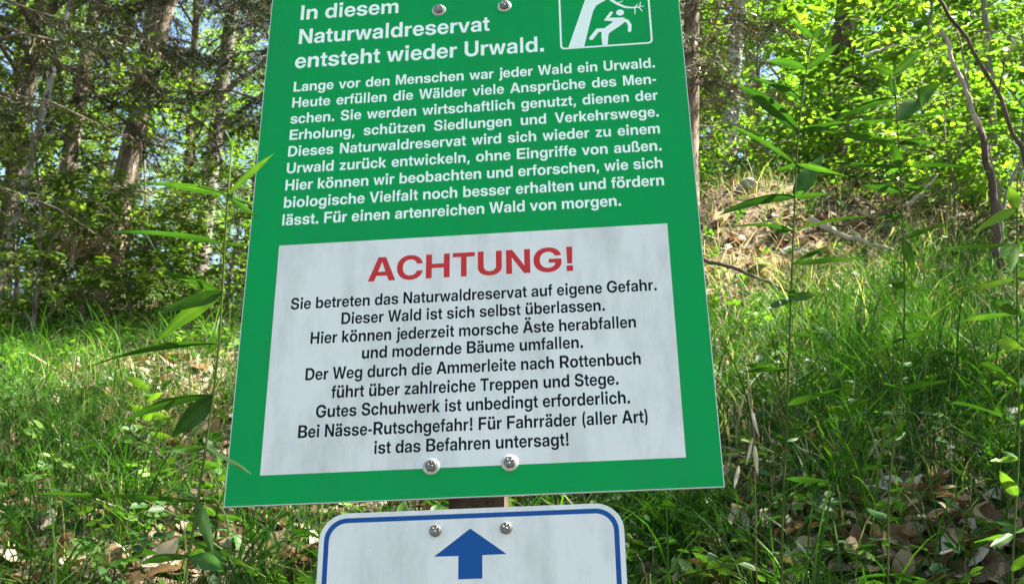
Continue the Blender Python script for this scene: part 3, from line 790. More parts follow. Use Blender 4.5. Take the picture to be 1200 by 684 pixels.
d2 = empty('direction_sign', label='small white sign with rounded corners, blue border and blue upward arrow', cat='sign')
H2 = 0.26
d2.matrix_world = sign_frame(-.0135 - H2 - .002, 0.0)
mb = MB()
plate(mb, rrect(-.1800, .1802, .002, H2 + .002, .033, 10), -.002, 0.0)
mb.build('panel', M['white'], d2)
mb = MB()
poly_mesh(mb, [rrect(-.1740, .1742, .008, H2 - .004, .027, 10), rrect(-.1681, .1683, .0139, H2 - .0099, .0215, 10)[::-1]], LAY)
mb.build('border', M['blue'], d2)
ay = H2 + .002 + .0135
mb = MB()
poly_mesh(mb, [[(.0003, ay - .0377), (-.0422, ay - .0695), (-.0136, ay - .0698), (-.0136, ay - .0970), (.0145, ay - .0970), (.0145, ay - .0698), (.0428, ay - .0695)]], LAY * 2)
mb.build('arrow', M['blue'], d2)
bolt(d2, -.0410, ay - .0389, None, .0061, .3, 5)
bolt(d2, .0425, ay - .0389, None, .0061, .8, 6)
mb = MB()
plate(mb, [(-.068, ay - .056), (.072, ay - .056), (.072, ay - .022), (-.068, ay - .022)], -.032, -.0024)
mb.build('mounting_bracket', M['zinc'], d2)

# post behind both signs, standing in the bank
PX = .0035
PL = 1.75
post = empty('sign_post', label='dark weathered wooden post standing behind the two signs', cat='post')
post.matrix_world = sign_frame(-PL, -.068, PX)
mb = MB()
plate(mb, rrect(-.034, .034, 0.0, PL + TOP - .03, .004, 2), -.036, .034)
mb.build('shaft', M['post'], post)

# ------------------------------------------------------------------ foliage generators
LEAF6 = (np.array([(0, 0, 0), (.28, .25, .05), (.68, .21, .03), (1, 0, -.08), (.68, -.21, .03), (.28, -.25, .05)]),
         None, np.array([(0, 3, 2, 1), (0, 5, 4, 3)]))
LEAF4 = (np.array([(0, 0, 0), (.45, .27, .04), (1, 0, -.04), (.45, -.27, .04)]), np.array([(0, 2, 1), (0, 3, 2)]), None)
NEED = (np.array([(0, -.05, 0), (.55, -.09, 0), (1, 0, 0), (.55, .09, 0), (0, .05, 0)]), None, np.array([(0, 1, 3, 4), (1, 2, 3, 3)]))
NEED = (np.array([(0, -.06, 0), (1, -.02, 0), (1, .02, 0), (0, .06, 0)]), None, np.array([(0, 1, 2, 3)]))


def leaves(mb, O, D, N, L, tint, tpl=LEAF6, wr=1.0):
    D = norm(D)
    S = norm(np.cross(N, D))
    N = np.cross(D, S)
    tv, tt, tq = tpl
    n, k = len(O), len(tv)
    L = np.broadcast_to(L, (n,))[:, None, None]
    V = O[:, None] + L * (tv[None, :, 0:1] * D[:, None] + tv[None, :, 1:2] * wr * S[:, None] + tv[None, :, 2:3] * N[:, None])
    base = (np.arange(n) * k)[:, None, None]
    tris = (tt[None] + base).reshape(-1, 3) if tt is not None else None
    quads = (tq[None] + base).reshape(-1, 4) if tq is not None else None
    mb.add(V.reshape(-1, 3), tris, quads, np.repeat(np.broadcast_to(tint, (n,)), k))


def twig_tubes(mb, A, B, r, tint=0.5):
    """thin three-sided prisms from A to B"""
    D = norm(B - A)
    up = np.tile([0.1, 0.2, 1.0], (len(A), 1))
    S = norm(np.cross(D, up))
    T = np.cross(D, S)
    V = []
    for P, rr in ((A, 1.0), (B, 0.35)):
        for a in (0, 2.094, 4.189):
            V.append(P + r * rr * (math.cos(a) * S + math.sin(a) * T))
    V = np.stack(V, 1)
    n = len(A)
    base = (np.arange(n) * 6)[:, None, None]
    q = np.array([(0, 1, 4, 3), (1, 2, 5, 4), (2, 0, 3, 5)])
    mb.add(V.reshape(-1, 3), None, (q[None] + base).reshape(-1, 4), tint)


def sprays(lm, tm, P, D, rng, tl, k, leaf_len, tint0=0.5, flat=0.8, tpl=LEAF6, droop=0.25):
    """leafy twigs: leaves alternate on both sides of each twig, nearly in one plane"""
    n = len(P)
    if n == 0:
        return
    D = norm(D)
    up = np.tile([0, 0, 1.0], (n, 1)) + rng.normal(0, 1 - flat + 0.12, (n, 3))
    S = norm(np.cross(up, D))
    N = norm(np.cross(D, S))
    tl = tl * rng.uniform(0.6, 1.25, n)
    end = P + D * tl[:, None] - np.array([0, 0, 1.0]) * (tl * droop * 0.5)[:, None]
    twig_tubes(tm, P, end, 0.0022)
    tw = np.clip(rng.normal(tint0, 0.2, n), 0, 1)
    for i in range(k):
        s = (i + 0.8) / k
        side = 1 if i % 2 else -1
        ang = rng.uniform(0.5, 1.1, n) * (1 if i < k - 1 else 0.15)
        o = P + (end - P) * s + rng.normal(0, 0.006, (n, 3))
        d = D * np.cos(ang)[:, None] + S * (side * np.sin(ang))[:, None] + np.array([0, 0, -1.0]) * rng.uniform(0, droop * 1.6, n)[:, None]
        nn = N + rng.normal(0, 0.32, (n, 3))
        leaves(lm, o, d, nn, leaf_len * rng.uniform(0.6, 1.15, n) * (1 - 0.3 * abs(s - 0.55)), np.clip(tw + rng.normal(0, 0.12, n), 0, 1), tpl)


def rot_z(v, a):
    c, s = np.cos(a), np.sin(a)
    return np.stack([v[..., 0] * c - v[..., 1] * s, v[..., 0] * s + v[..., 1] * c, v[..., 2]], -1)


def trunk_path(base, lean, H, rng, n=26, wob=0.05):
    t = np.linspace(0, 1, n)
    ph = rng.uniform(0, 6.28, 4)
    P = np.array(base)[None] + np.outer(t * H, lean)
    w = wob * (0.3 + t)
    P[:, 0] += w * np.sin(5 * t + ph[0]) - w[0] * np.sin(ph[0])
    P[:, 1] += w * np.sin(4 * t + ph[1]) - w[0] * np.sin(ph[1])
    return P


def broadleaf(name, base, lean, H, r0, crown0=0.2, nlimb=16, limb=2.0, tw=26, k=8, leaf_len=0.07, leaf='beech', bark='bark_beech',
              seed=1, tint0=0.5, tl=0.4, rise=(0.1, 0.6), tpl=LEAF6, azr=None, sides=12, wob=0.06, **tags):
    rng = np.random.default_rng(seed)
    base = np.array(base, float)
    root = empty(name, base, **tags)
    P = trunk_path((0, 0, -0.15), lean, H, rng, 30, wob)
    t = np.linspace(0, 1, 30)
    rad = r0 * (1 - 0.78 * t) * (1 + 0.5 * np.exp(-t * H / 0.22))
    mb = MB()
    tube(mb, P, rad, sides, rng, 0.05)
    mb.build('trunk', M[bark], root, True)
    lm, tm = MB(), MB()
    for i in range(nlimb):
        s = crown0 + (0.97 - crown0) * (i + rng.uniform(0, 0.7)) / nlimb
        x = s * 29
        j = int(x)
        p0 = P[j] + (P[min(j + 1, 29)] - P[j]) * (x - j)
        az = rng.uniform(*azr) if azr else i * 2.4 + rng.uniform(-0.4, 0.4)
        LL = limb * (1 - 0.55 * (s - crown0) / (1 - crown0)) * rng.uniform(0.65, 1.15)
        el = rng.uniform(*rise)
        d = np.array([math.cos(az) * math.cos(el), math.sin(az) * math.cos(el), math.sin(el)])
        p2 = p0 + d * LL - np.array([0, 0, 0.12 * LL])
        C = bez(p0, p0 + d * LL * 0.5 + np.array([0, 0, 0.12 * LL]), p2, 9)
        C[1:-1] += rng.normal(0, 0.012 * LL, (7, 3))
        r1 = min(r0 * (1 - 0.78 * s) * 0.45, 0.018 * LL + 0.004)
        lb = MB()
        tube(lb, C, np.linspace(r1, 0.003, 9), 6, rng, 0.04)
        lb.build('limb', M[bark], root, True)
        n = max(3, int(tw * (LL / limb)))
        u = rng.uniform(0.22, 1.0, n) ** 0.8
        x = u * 8
        jj = np.minimum(x.astype(int), 7)
        q = C[jj] + (C[jj + 1] - C[jj]) * (x - jj)[:, None]
        side = np.where(rng.random(n) < 0.5, -1, 1)
        dd = rot_z(np.tile(norm(p2 - p0), (n, 1)), side * rng.uniform(0.25, 1.2, n))
        dd[:, 2] = rng.normal(0.05, 0.22, n)
        # side shoots give the limb width
        sh = rng.random(n) < 0.45
        off = dd * (rng.uniform(0.15, 0.55, n) * sh * LL * 0.3)[:, None]
        twig_tubes(tm, q[sh], (q + off)[sh], 0.004)
        sprays(lm, tm, q + off, dd, rng, np.full(n, tl), k, leaf_len, tint0, tpl=tpl)
    tm.build('twigs', M['twig'], root, kind='stuff')
    lm.build('crown', M[leaf], root, kind='stuff')
    return root


def spruce(name, base, lean, H, r0, crown0=0.1, nwh=22, limb=1.8, live_from=0.3, tuft=1.0, seed=1, bark='bark_spruce', tint0=0.4, per=5, zmax=None, **tags):
    rng = np.random.default_rng(seed)
    base = np.array(base, float)
    root = empty(name, base, **tags)
    P = trunk_path((0, 0, -0.15), lean, H, rng, 34, 0.05)
    t = np.linspace(0, 1, 34)
    rad = r0 * (1 - 0.85 * t) * (1 + 0.45 * np.exp(-t * H / 0.25))
    mb = MB()
    tube(mb, P, rad, 16, rng, 0.07)
    mb.build('trunk', M[bark], root, True)
    nm, tm = MB(), MB()
    for w in range(nwh):
        s = crown0 + (0.96 - crown0) * w / nwh
        for b in range(per):
            x = min((s + rng.uniform(-.01, .01)) * 33, 32.9)
            j = int(x)
            p0 = P[j] + (P[j + 1] - P[j]) * (x - j)
            az = b * 6.283 / per + w * 1.1 + rng.uniform(-.4, .4)
            live = s > live_from
            LL = limb * (1 - 0.75 * max(0, s - 0.2)) * rng.uniform(0.5, 1.1) * (1.0 if live else 0.65)
            d = np.array([math.cos(az), math.sin(az), rng.uniform(-.25, .15)])
            p2 = p0 + d * LL + np.array([0, 0, -0.18 * LL])
            C = bez(p0, p0 + d * LL * 0.5 + np.array([0, 0, 0.05 * LL]), p2, 7)
            C[1:-1] += rng.normal(0, 0.015 * LL, (5, 3))
            tube(tm, C, np.linspace(0.004 + 0.006 * LL, 0.002, 7), 5, rng, 0.05)
            n = int((60 if live else 20) * LL)
            if n < 2:
                continue
            u = rng.uniform(0.15, 1, n)
            xx = u * 6
            jj = np.minimum(xx.astype(int), 5)
            q = C[jj] + (C[jj + 1] - C[jj]) * (xx - jj)[:, None]
            side = np.where(rng.random(n) < 0.5, -1, 1)
            dd = rot_z(np.tile(norm(p2 - p0), (n, 1)), side * rng.uniform(0.5, 1.2, n))
            dd[:, 2] = rng.uniform(-0.9, -0.1, n)
            dd = norm(dd)
            tl = rng.uniform(0.12, 0.42, n) * (1.1 - 0.5 * u)
            e = q + dd * tl[:, None]
            twig_tubes(tm, q, e, 0.0026)
            if live or rng.random() < 0.45:
                m = int(26 * tuft)
                v = rng.uniform(0.05, 1.05, (n, m))
                O = (q[:, None] + (e - q)[:, None] * v[..., None]).reshape(-1, 3)
                DD = np.repeat(dd, m, 0) * 0.6 + rng.normal(0, 0.55, (n * m, 3))
                leaves(nm, O, DD, rng.normal(0, 1, (n * m, 3)), rng.uniform(0.022, 0.040, n * m),
                       np.clip(np.repeat(rng.normal(tint0, 0.22, n), m) + rng.normal(0, .08, n * m), 0, 1), NEED, 1.3)
    tm.build('dry_twigs', M['twig'], root, kind='stuff')
    if nm.V:
        nm.build('crown', M['needle'], root, kind='stuff')
    return root


def place(px, py, Y, px_top, py_top=0):
    """foot on the ground below photo pixel (px, py) at distance Y, and the lean that makes the stem pass (px_top, py_top)"""
    a = wp(px, py, Y)
    b = wp(px_top, py_top, Y)
    d = (b - a) / (b[2] - a[2])
    z = float(ground_z(a[0], Y))
    f = a + d * (z - a[2])
    z = float(ground_z(f[0], f[1]))
    return (f[0], f[1], z), norm(np.array([d[0], 0.0, 1.0]))


# ------------------------------------------------------------------ trees left of the sign
b, l = place(112, 338, 9.2, 192)
spruce('spruce_tree', b, l, 13, 0.095, 0.03, 34, 1.5, 0.22, 0.9, seed=11, tint0=0.5,
       label='stout spruce with sunlit flaking bark leaning right, thickest trunk left of the board', cat='tree')
b, l = place(132, 300, 9.9, 180)
spruce('spruce_tree', b, l, 12, 0.075, 0.05, 24, 1.2, 0.25, 0.8, seed=12,
       label='slimmer spruce trunk standing close behind the stout leaning one', cat='tree')
b, l = place(232, 318, 11.0, 268)
broadleaf('leaning_tree', b, l, 11, 0.085, 0.2, 22, 1.8, 34, 8, 0.07, seed=13, bark='bark_beech', leaf='maple', tint0=0.45,
          label='slender tree with a pale sunlit lower trunk nearest the left edge of the board', cat='tree')
b, l = place(14, 262, 8.2, 78)
broadleaf('young_tree', b, l, 7, 0.030, 0.2, 18, 1.3, 34, 8, 0.065, seed=14, bark='bark_pale', tint0=0.65, wob=.03,
          label='thin pale stemmed young tree leaning right at the left edge of the photo', cat='tree')
b, l = place(62, 290, 10.5, 112)
spruce('spruce_tree', b, l, 12, 0.08, 0.05, 26, 1.5, 0.2, 1.0, seed=15, tint0=0.35,
       label='brown spruce trunk between the left photo edge and the stout leaning spruce', cat='tree')
b, l = place(338, 330, 8.3, 356)
spruce('spruce_tree', b, l, 11, 0.075, 0.10, 28, 1.75, 0.14, 1.2, seed=16, tint0=0.28,
       label='dark needled spruce half hidden behind the upper left edge of the board', cat='tree')
b, l = place(-40, 300, 7.0, -20)
spruce('spruce_tree', b, l, 10, 0.08, 0.12, 26, 1.8, 0.2, 1.1, seed=17, tint0=0.42,
       label='spruce just outside the left photo edge reaching drooping branches into view', cat='tree')
b, l = place(214, 330, 13.5, 236)
broadleaf('slender_tree', b, l, 11, 0.06, 0.15, 24, 1.9, 36, 8, 0.075, seed=18, bark='bark_dark', leaf='beech', tint0=0.6,
          label='dark slender broadleaf tree against the sky gap left of the board', cat='tree')
# bushes at the foot of the left trees
SH = []
for i, (px, py, Y, h, ti, lab) in enumerate((
        (22, 322, 8.6, 2.0, 0.75, 'bright leafy bush at the far left below the thin pale stemmed tree'),
        (75, 335, 10.2, 1.5, 0.6, 'low leafy bush left of the stout spruce foot'),
        (172, 338, 10.4, 2.3, 0.75, 'yellow green bush just right of the stout spruce trunk'),
        (222, 338, 9.4, 1.1, 0.55, 'small leafy bush at the foot of the pale slender tree'),
        (40, 338, 7.6, 1.9, 0.7, 'tall airy bush with bright leaves in front of the left trunks'),
        (160, 342, 8.1, 1.1, 0.6, 'bright bush in front of the foot of the stout spruce'),
        (100, 344, 8.0, 1.2, 0.5, 'low green bush left of the bush at the stout spruce foot'),
        (268, 345, 8.8, 1.3, 0.5, 'shaded leafy bush against the lower left edge of the board'))):
    b, l = place(px, py, Y, px + 10, 0)
    broadleaf('bush', b, l, h, 0.016, 0.04, 18, 0.75, 22, 8, 0.055, seed=30 + i, bark='twig', leaf='maple', tint0=ti - .1, tl=0.26, rise=(0.1, 1.0), sides=6, wob=.05,
              label=lab, cat='bush')

# ------------------------------------------------------------------ trees right of the sign
b, l = place(966, 238, 9.6, 990)
broadleaf('dark_tree', b, l, 12, 0.115, 0.20, 20, 1.5, 40, 8, 0.085, seed=41, bark='bark_dark', leaf='beech', tint0=0.7, wob=.02,
          label='straight dark brown trunk with bright leaves right of the board', cat='tree')
b, l = place(850, 215, 8.9, 862, 20)
broadleaf('birch_tree', b, l, 10, 0.062, 0.25, 16, 1.4, 30, 8, 0.06, seed=42, bark='bark_pale', leaf='maple', tint0=0.55, wob=.03,
          label='pale mottled birch like trunk close to the right edge of the board', cat='tree')
b, l = place(806, 262, 7.2, 812)
spruce('spruce_tree', b, l, 8, 0.06, 0.10, 28, 0.8, 0.10, 1.0, seed=43, tint0=0.68,
       label='spruce behind the right edge of the board with brownish drooping twigs', cat='tree')
b, l = place(1168, 262, 7.6, 1150)
broadleaf('young_tree', b, l, 4.0, 0.030, 0.35, 12, 0.9, 18, 8, 0.07, seed=44, bark='bark_beech', leaf='beech', tint0=0.65, azr=None,
          label='young beech with light brown forked stem near the right photo edge', cat='tree')
b, l = place(1225, 300, 6.4, 1215)
broadleaf('young_tree', b, l, 2.6, 0.020, 0.3, 12, 0.6, 24, 8, 0.075, seed=45, leaf='maple', tint0=0.6,
          label='young tree just beyond the right photo edge with leaves hanging into view', cat='tree')
for i, (px, py, Y, h, ti, lm_, ll, lab) in enumerate((
        (892, 235, 9.8, 2.2, 0.85, 'beech', .10, 'glowing yellow green beech bush between the pale trunk and the dark trunk'),
        (1044, 236, 10.4, 2.6, 0.75, 'beech', .095, 'yellow green beech bush just right of the dark brown trunk'),
        (1080, 238, 8.8, 2.6, 0.55, 'maple', .11, 'mid green bush behind the dark hollow on the right bank'),
        (1135, 240, 9.6, 3.4, 0.8, 'beech', .10, 'tall bright bush behind the bleached leaning pole'),
        (1190, 236, 8.2, 2.8, 0.6, 'beech', .10, 'bright bush at the right photo edge behind the young trees'),
        (868, 236, 10.4, 2.8, 0.7, 'beech', .09, 'bright bush right behind the pale mottled trunk'),
        (955, 215, 12.5, 4.5, 0.8, 'beech', .10, 'tall beech sapling behind the dark brown trunk'),
        (878, 250, 8.1, 0.9, 0.65, 'beech', .06, 'knee high green shrub at the top of the bank beside the board'),
        (940, 246, 8.3, 0.8, 0.75, 'beech', .06, 'small bright shrub at the bank top behind the nearest tall herb'),
        (1005, 250, 8.0, 1.0, 0.6, 'maple', .065, 'mid green shrub at the bank top between the two tall herbs'),
        (1066, 256, 7.4, 0.9, 0.55, 'maple', .06, 'dark green shrub on the bank just right of the second tall herb'),
        (1115, 270, 6.8, 1.1, 0.6, 'beech', .065, 'leafy shrub on the bank left of the forked stem'),
        (1100, 215, 12.5, 5.0, 0.9, 'beech', .11, 'tall glowing beech sapling filling the upper right'))):
    b, l = place(px, py, Y, px + 5, 0)
    broadleaf('bush', b, l, h, 0.02 if h > 1.5 else 0.009, 0.05, 22, 1.1 if h > 1.5 else 0.5, 17 if h > 1.5 else 11, 8, ll, seed=60 + i, bark='bark_beech', leaf=lm_, tint0=ti, tl=0.32, rise=(0.0, 0.9), sides=6,
              label=lab, cat='bush')

# wood further back: three patterns, copied
far = []
FG_L = 'slender trees in the wood behind the crest on the left'
FG_R = 'leafy trees in the wood up the slope on the right'
def copy_tree(src, loc, rz, s, label, group):
    c = src.copy()
    COL.objects.link(c)
    c.location = loc
    c.rotation_euler = (0, 0, rz)
    c.scale = (s, s, s)
    c['label'] = label
    c['group'] = group
    for ch in list(src.children):
        d = ch.copy()
        COL.objects.link(d)
        d.parent = c
    return c


rg = random.Random(8)
LL_ = 'slender leafy tree in the wood behind the crest, left of the board'
LR_ = 'leafy tree in the bright wood up the slope, right of the board'
protoA = broadleaf('far_tree', (-6.5, 19, float(ground_z(-6.5, 19))), norm(np.array([.06, 0, 1.])), 13, 0.12, 0.14, 32, 2.7, 58, 8, 0.10, seed=80,
                   bark='bark_dark', leaf='maple', tint0=0.5, tl=0.5, tpl=LEAF4, label=LL_, cat='tree', group=FG_L)
protoB = broadleaf('far_tree', (5.2, 15, float(ground_z(5.2, 15))), norm(np.array([.03, 0, 1.])), 11, 0.10, 0.05, 32, 2.5, 58, 8, 0.10, seed=81,
                   bark='bark_beech', leaf='beech', tint0=0.8, tl=0.45, tpl=LEAF4, label=LR_, cat='tree', group=FG_R)
for x, y, s in ((-2.2, 17, .8), (-4.4, 22, 1.0), (-9, 24, 1.1), (-7.6, 15, .8), (-11, 19, 1.0), (-5.5, 29, 1.2), (-12.5, 30, 1.2), (-1.0, 26, 1.1), (-3.4, 14.5, .6), (-5.6, 13.2, .65), (-8.5, 20, 1.1), (-6.0, 36, 1.4), (-10, 38, 1.4), (-2.5, 34, 1.4), (-7.0, 25, .5), (-3.2, 19.5, .45), (-4.8, 16.5, .4), (-9.5, 16, .9)):
    copy_tree(protoA, (x, y, float(ground_z(x, y))), rg.uniform(0, 6.28), s * rg.uniform(.9, 1.1), LL_, FG_L)
for x, y, s in ((2.6, 14.5, .9), (3.8, 18, 1.0), (6.6, 19, 1.1), (8.2, 16.5, .9), (1.6, 20, 1.1), (5.0, 24, 1.2), (9.5, 23, 1.2), (4.6, 12.2, .4), (2.0, 12.6, .45), (6.6, 13.5, .5), (3.2, 13.2, .5), (5.4, 14.2, .55), (1.4, 15.5, .8), (7.4, 21, 1.2), (3.2, 28, 1.4), (11, 19, 1.2)):
    copy_tree(protoB, (x, y, float(ground_z(x, y))), rg.uniform(0, 6.28), s * rg.uniform(.9, 1.1), LR_, FG_R)
# unseen trees beside and behind the path, added to shade board and grass
FG_B = 'tall trees along the path beside and behind the viewer'
LB_ = 'tall broadleaf tree added beside the path, outside the photo'
rg = random.Random(3)
for x, y, s in ((3.7, 1.3, 1.0), (6.2, .6, .9), (4.9, 3.9, 1.05), (7.2, -1.0, 1.15), (-4.6, 4.4, .9), (-6.5, -2, 1.1), (-2.6, -7.5, 1.1), (3.4, -6.5, 1.0), (7, -5, 1.2), (0.5, -12, 1.2), (-8, 4, 1.2)):
    copy_tree(protoA, (x, y, float(ground_z(x, y))), rg.uniform(0, 6.28), s, LB_, FG_B)

rg = random.Random(21)
for x, y, s in ((-5.2, 8.6, .8), (-6.8, 6.2, .9), (-7.5, 10.5, 1.0), (-9.5, 8, 1.0), (-5.0, 11.5, .8)):
    copy_tree(protoA, (x, y, float(ground_z(x, y))), rg.uniform(0, 6.28), s, LB_, FG_B)

# ------------------------------------------------------------------ dead wood, stones
def stick(name, pts, r0, r1, mat, parent=None, sides=7, seed=0, rough=.08, n=14, **k):
    """round wood along photo pixels (px, py, Y)"""
    rng = np.random.default_rng(seed)
    P = np.array([wp(*p) for p in pts])
    t = np.linspace(0, len(P) - 1, n)
    i = np.minimum(t.astype(int), len(P) - 2)
    f = (t - i)[:, None]
    Q = P[i] * (1 - f) + P[i + 1] * f
    for _ in range(2):
        Q[1:-1] = (Q[:-2] + Q[1:-1] * 2 + Q[2:]) / 4
    Q[1:-1] += rng.normal(0, r0 * 0.35, (n - 2, 3))
    mb = MB()
    tube(mb, Q, np.linspace(r0, r1, n), sides, rng, rough)
    o0 = Q[0].copy()
    if parent is None:
        ob = mb.build(name, mat, None, True, origin=o0, **k)
        ob.location = o0
    else:
        ob = mb.build(name, mat, parent, True, origin=np.array(parent.location), **k)
    return ob


# bleached pole with a darker forked foot
b = hit(1172, 262)
pole = empty('leaning_pole', wp(1168, 240, 5.8), label='bleached dead pole leaning left out of the bushes on the right', cat='dead wood')
stick('upper_stem', [(1148, 150, 5.8), (1128, 95, 5.8), (1102, 36, 5.8)], .017, .010, M['bleached'], pole, seed=1)
stick('lower_stem', [(1176, 330, 5.8), (1164, 220, 5.8), (1148, 150, 5.8)], .022, .017, M['bark_dark'], pole, seed=2)
stick('side_branch', [(1134, 108, 5.8), (1128, 60, 5.9), (1118, 22, 6.0)], .008, .004, M['twig'], pole, seed=3)

bare = empty('arching_branch', wp(1240, 330, 4.2), label='thin dark bare stem arching across the upper right corner', cat='branch')
g = wp(1262, 330, 4.2)
stick('stem', [(1270, 470, 4.2), (1240, 300, 4.2), (1200, 185, 4.2), (1170, 110, 4.2), (1135, 50, 4.2), (1096, -5, 4.2), (1050, -60, 4.3)], .011, .006, M['bark_dark'], bare, seed=4, n=26)
stick('side_twig', [(1170, 110, 4.2), (1178, 70, 4.2), (1205, 20, 4.3)], .004, .002, M['bark_dark'], bare, seed=5)

fork = empty('forked_stem', wp(1178, 300, 6.2), label='light brown forked stem at the right photo edge above the bank', cat='dead wood')
stick('stem', [(1176, 320, 6.2), (1172, 262, 6.2), (1180, 225, 6.2), (1204, 170, 6.2)], .013, .008, M['bark_beech'], fork, seed=6)
stick('fork', [(1176, 250, 6.2), (1166, 215, 6.2), (1160, 170, 6.2)], .009, .005, M['bark_beech'], fork, seed=7)

for i, (pts, r, m, lab) in enumerate((
        ([(948, 256, 5.9), (990, 276, 5.8), (1046, 293, 5.6)], .016, 'bleached', 'pale fallen stick lying on the tan right bank'),
        ([(824, 303, 5.2), (870, 318, 5.1), (928, 343, 4.9)], .010, 'bark_dark', 'dark thin stick across the bank beside the board'),
        ([(1062, 240, 6.4), (1080, 228, 6.5), (1098, 205, 6.6)], .014, 'bleached', 'short pale broken branch standing up on the bank'),
        ([(1040, 148, 8.0), (1052, 128, 8.0), (1072, 122, 8.0)], .016, 'bleached', 'small crooked pale branch in front of the dark hollow'),
        ([(1015, 66, 7.2), (1028, 60, 7.2), (1056, 52, 7.2)], .011, 'bleached', 'pale broken branch end among leaves right of the dark trunk'),
        ([(0, 640, 2.75), (22, 664, 2.7), (44, 690, 2.65)], .006, 'bark_dark', 'thin dark stick in the bottom left corner'),
        ([(150, 505, 3.7), (190, 535, 3.5), (250, 570, 3.4)], .005, 'bark_dark', 'dark bent twig over the sunlit patch left of the board'),
        ([(1100, 568, 2.9), (1150, 548, 2.95), (1210, 532, 3.0)], .008, 'bark_dark', 'dark twig lying over dead leaves at the right edge'))):
    stick('fallen_stick', pts, r, r * .6, M[m], seed=20 + i, label=lab, cat='stick')
stick('fallen_stick', [(1040, 600, 2.75), (1090, 640, 2.6), (1130, 690, 2.5)], .005, .003, M['twig'], seed=40, label='thin pale stick lying in the leaf litter at lower right', cat='stick')


def stone(px, py, Y, s, mat, name, seed, **k):
    rng = np.random.default_rng(seed)
    p = wp(px, py, Y)
    p[2] = float(ground_z(p[0], p[1])) + s[2] * 0.35
    nu, nv = 12, 9
    V = []
    ph = rng.uniform(0, 6, 6)
    for i in range(nv):
        a = math.pi * i / (nv - 1)
        for j in range(nu):
            c = 2 * math.pi * j / nu
            d = np.array([math.sin(a) * math.cos(c), math.sin(a) * math.sin(c), math.cos(a)])
            rr = 1 + .16 * math.sin(3 * d[0] + ph[0]) + .14 * math.sin(4 * d[1] + ph[1] + d[2]) + .12 * math.sin(5 * d[2] + ph[2]) + rng.normal(0, .03)
            V.append(d * rr * s)
    q = [(i * nu + j, i * nu + (j + 1) % nu, (i + 1) * nu + (j + 1) % nu, (i + 1) * nu + j) for i in range(nv - 1) for j in range(nu)]
    mb = MB()
    mb.add(V, quads=q)
    o = mb.build(name, mat, None, False, **k)
    o.location = p
    o.rotation_euler = (0, 0, rng.uniform(0, 6))
    return o


stone(932, 287, 6.3, (.085, .07, .05), M['stone'], 'stone', 1, label='whitish sunlit stone on the right bank behind the mossy stump', cat='stone')
stone(916, 276, 6.5, (.05, .05, .04), M['stone'], 'stone', 2, label='smaller whitish stone left of the larger one on the bank', cat='stone')
stone(876, 238, 7.0, (.06, .05, .04), M['stone'], 'stone', 3, label='pale stone near the top of the bank by the birch like trunk', cat='stone')
stone(889, 300, 5.9, (.08, .07, .06), M['moss'], 'mossy_stump', 4, label='low rounded stump covered with yellow green moss on the bank', cat='stump')
stone(815, 640, 2.75, (.07, .05, .035), M['moss'], 'rotten_log', 5, label='dark brown rotten wood lump in the grass below the board corner', cat='dead wood')

# ------------------------------------------------------------------ grass
rng = np.random.default_rng(77)


def project(P):
    D = P - CAM
    c, s = math.cos(PITCH), math.sin(PITCH)
    f = D[:, 1] * c + D[:, 2] * s
    dn = D[:, 1] * s - D[:, 2] * c
    return 600 + F * D[:, 0] / f, 342 + F * dn / f


def blobs(x, y, L):
    v = np.zeros(len(x))
    for cx, cy, rx, ry, a in L:
        v = np.maximum(v, a * np.exp(-((x - cx) / rx) ** 2 - ((y - cy) / ry) ** 2))
    return v


def scatter_ground(n, y0, y1, rng, pad=0.9):
    y = y0 * (y1 / y0) ** rng.random(n) if y0 > 0 else rng.uniform(y0, y1, n)
    x = rng.uniform(-1, 1, n) * (0.72 * y + pad)
    return x, y, ground_z(x, y)


# thin soil patches and dry patches, as seen over the bank
BARE = [(170, 425, 120, 28, .7), (900, 290, 115, 52, .72), (1040, 270, 85, 36, .75), (1120, 640, 110, 60, .92), (230, 655, 150, 45, .7), (250, 520, 60, 50, .6), (190, 470, 60, 30, .4), (40, 650, 80, 60, .7), (600, 600, 900, 40, .35), (870, 600, 50, 50, .5), (750, 655, 500, 50, .62), (860, 560, 60, 60, .5)]
DRY = [(910, 290, 140, 62, 1.0), (1040, 275, 90, 45, .9), (1110, 600, 120, 80, .35), (210, 500, 70, 50, .25), (900, 560, 60, 70, .3)]
LUSH = [(70, 470, 120, 70, .9), (60, 600, 110, 60, .8), (200, 390, 110, 40, .5), (80, 370, 120, 40, 1), (1040, 420, 170, 80, 1), (120, 560, 120, 50, .6), (790, 620, 60, 40, .9), (1120, 320, 80, 60, .7)]


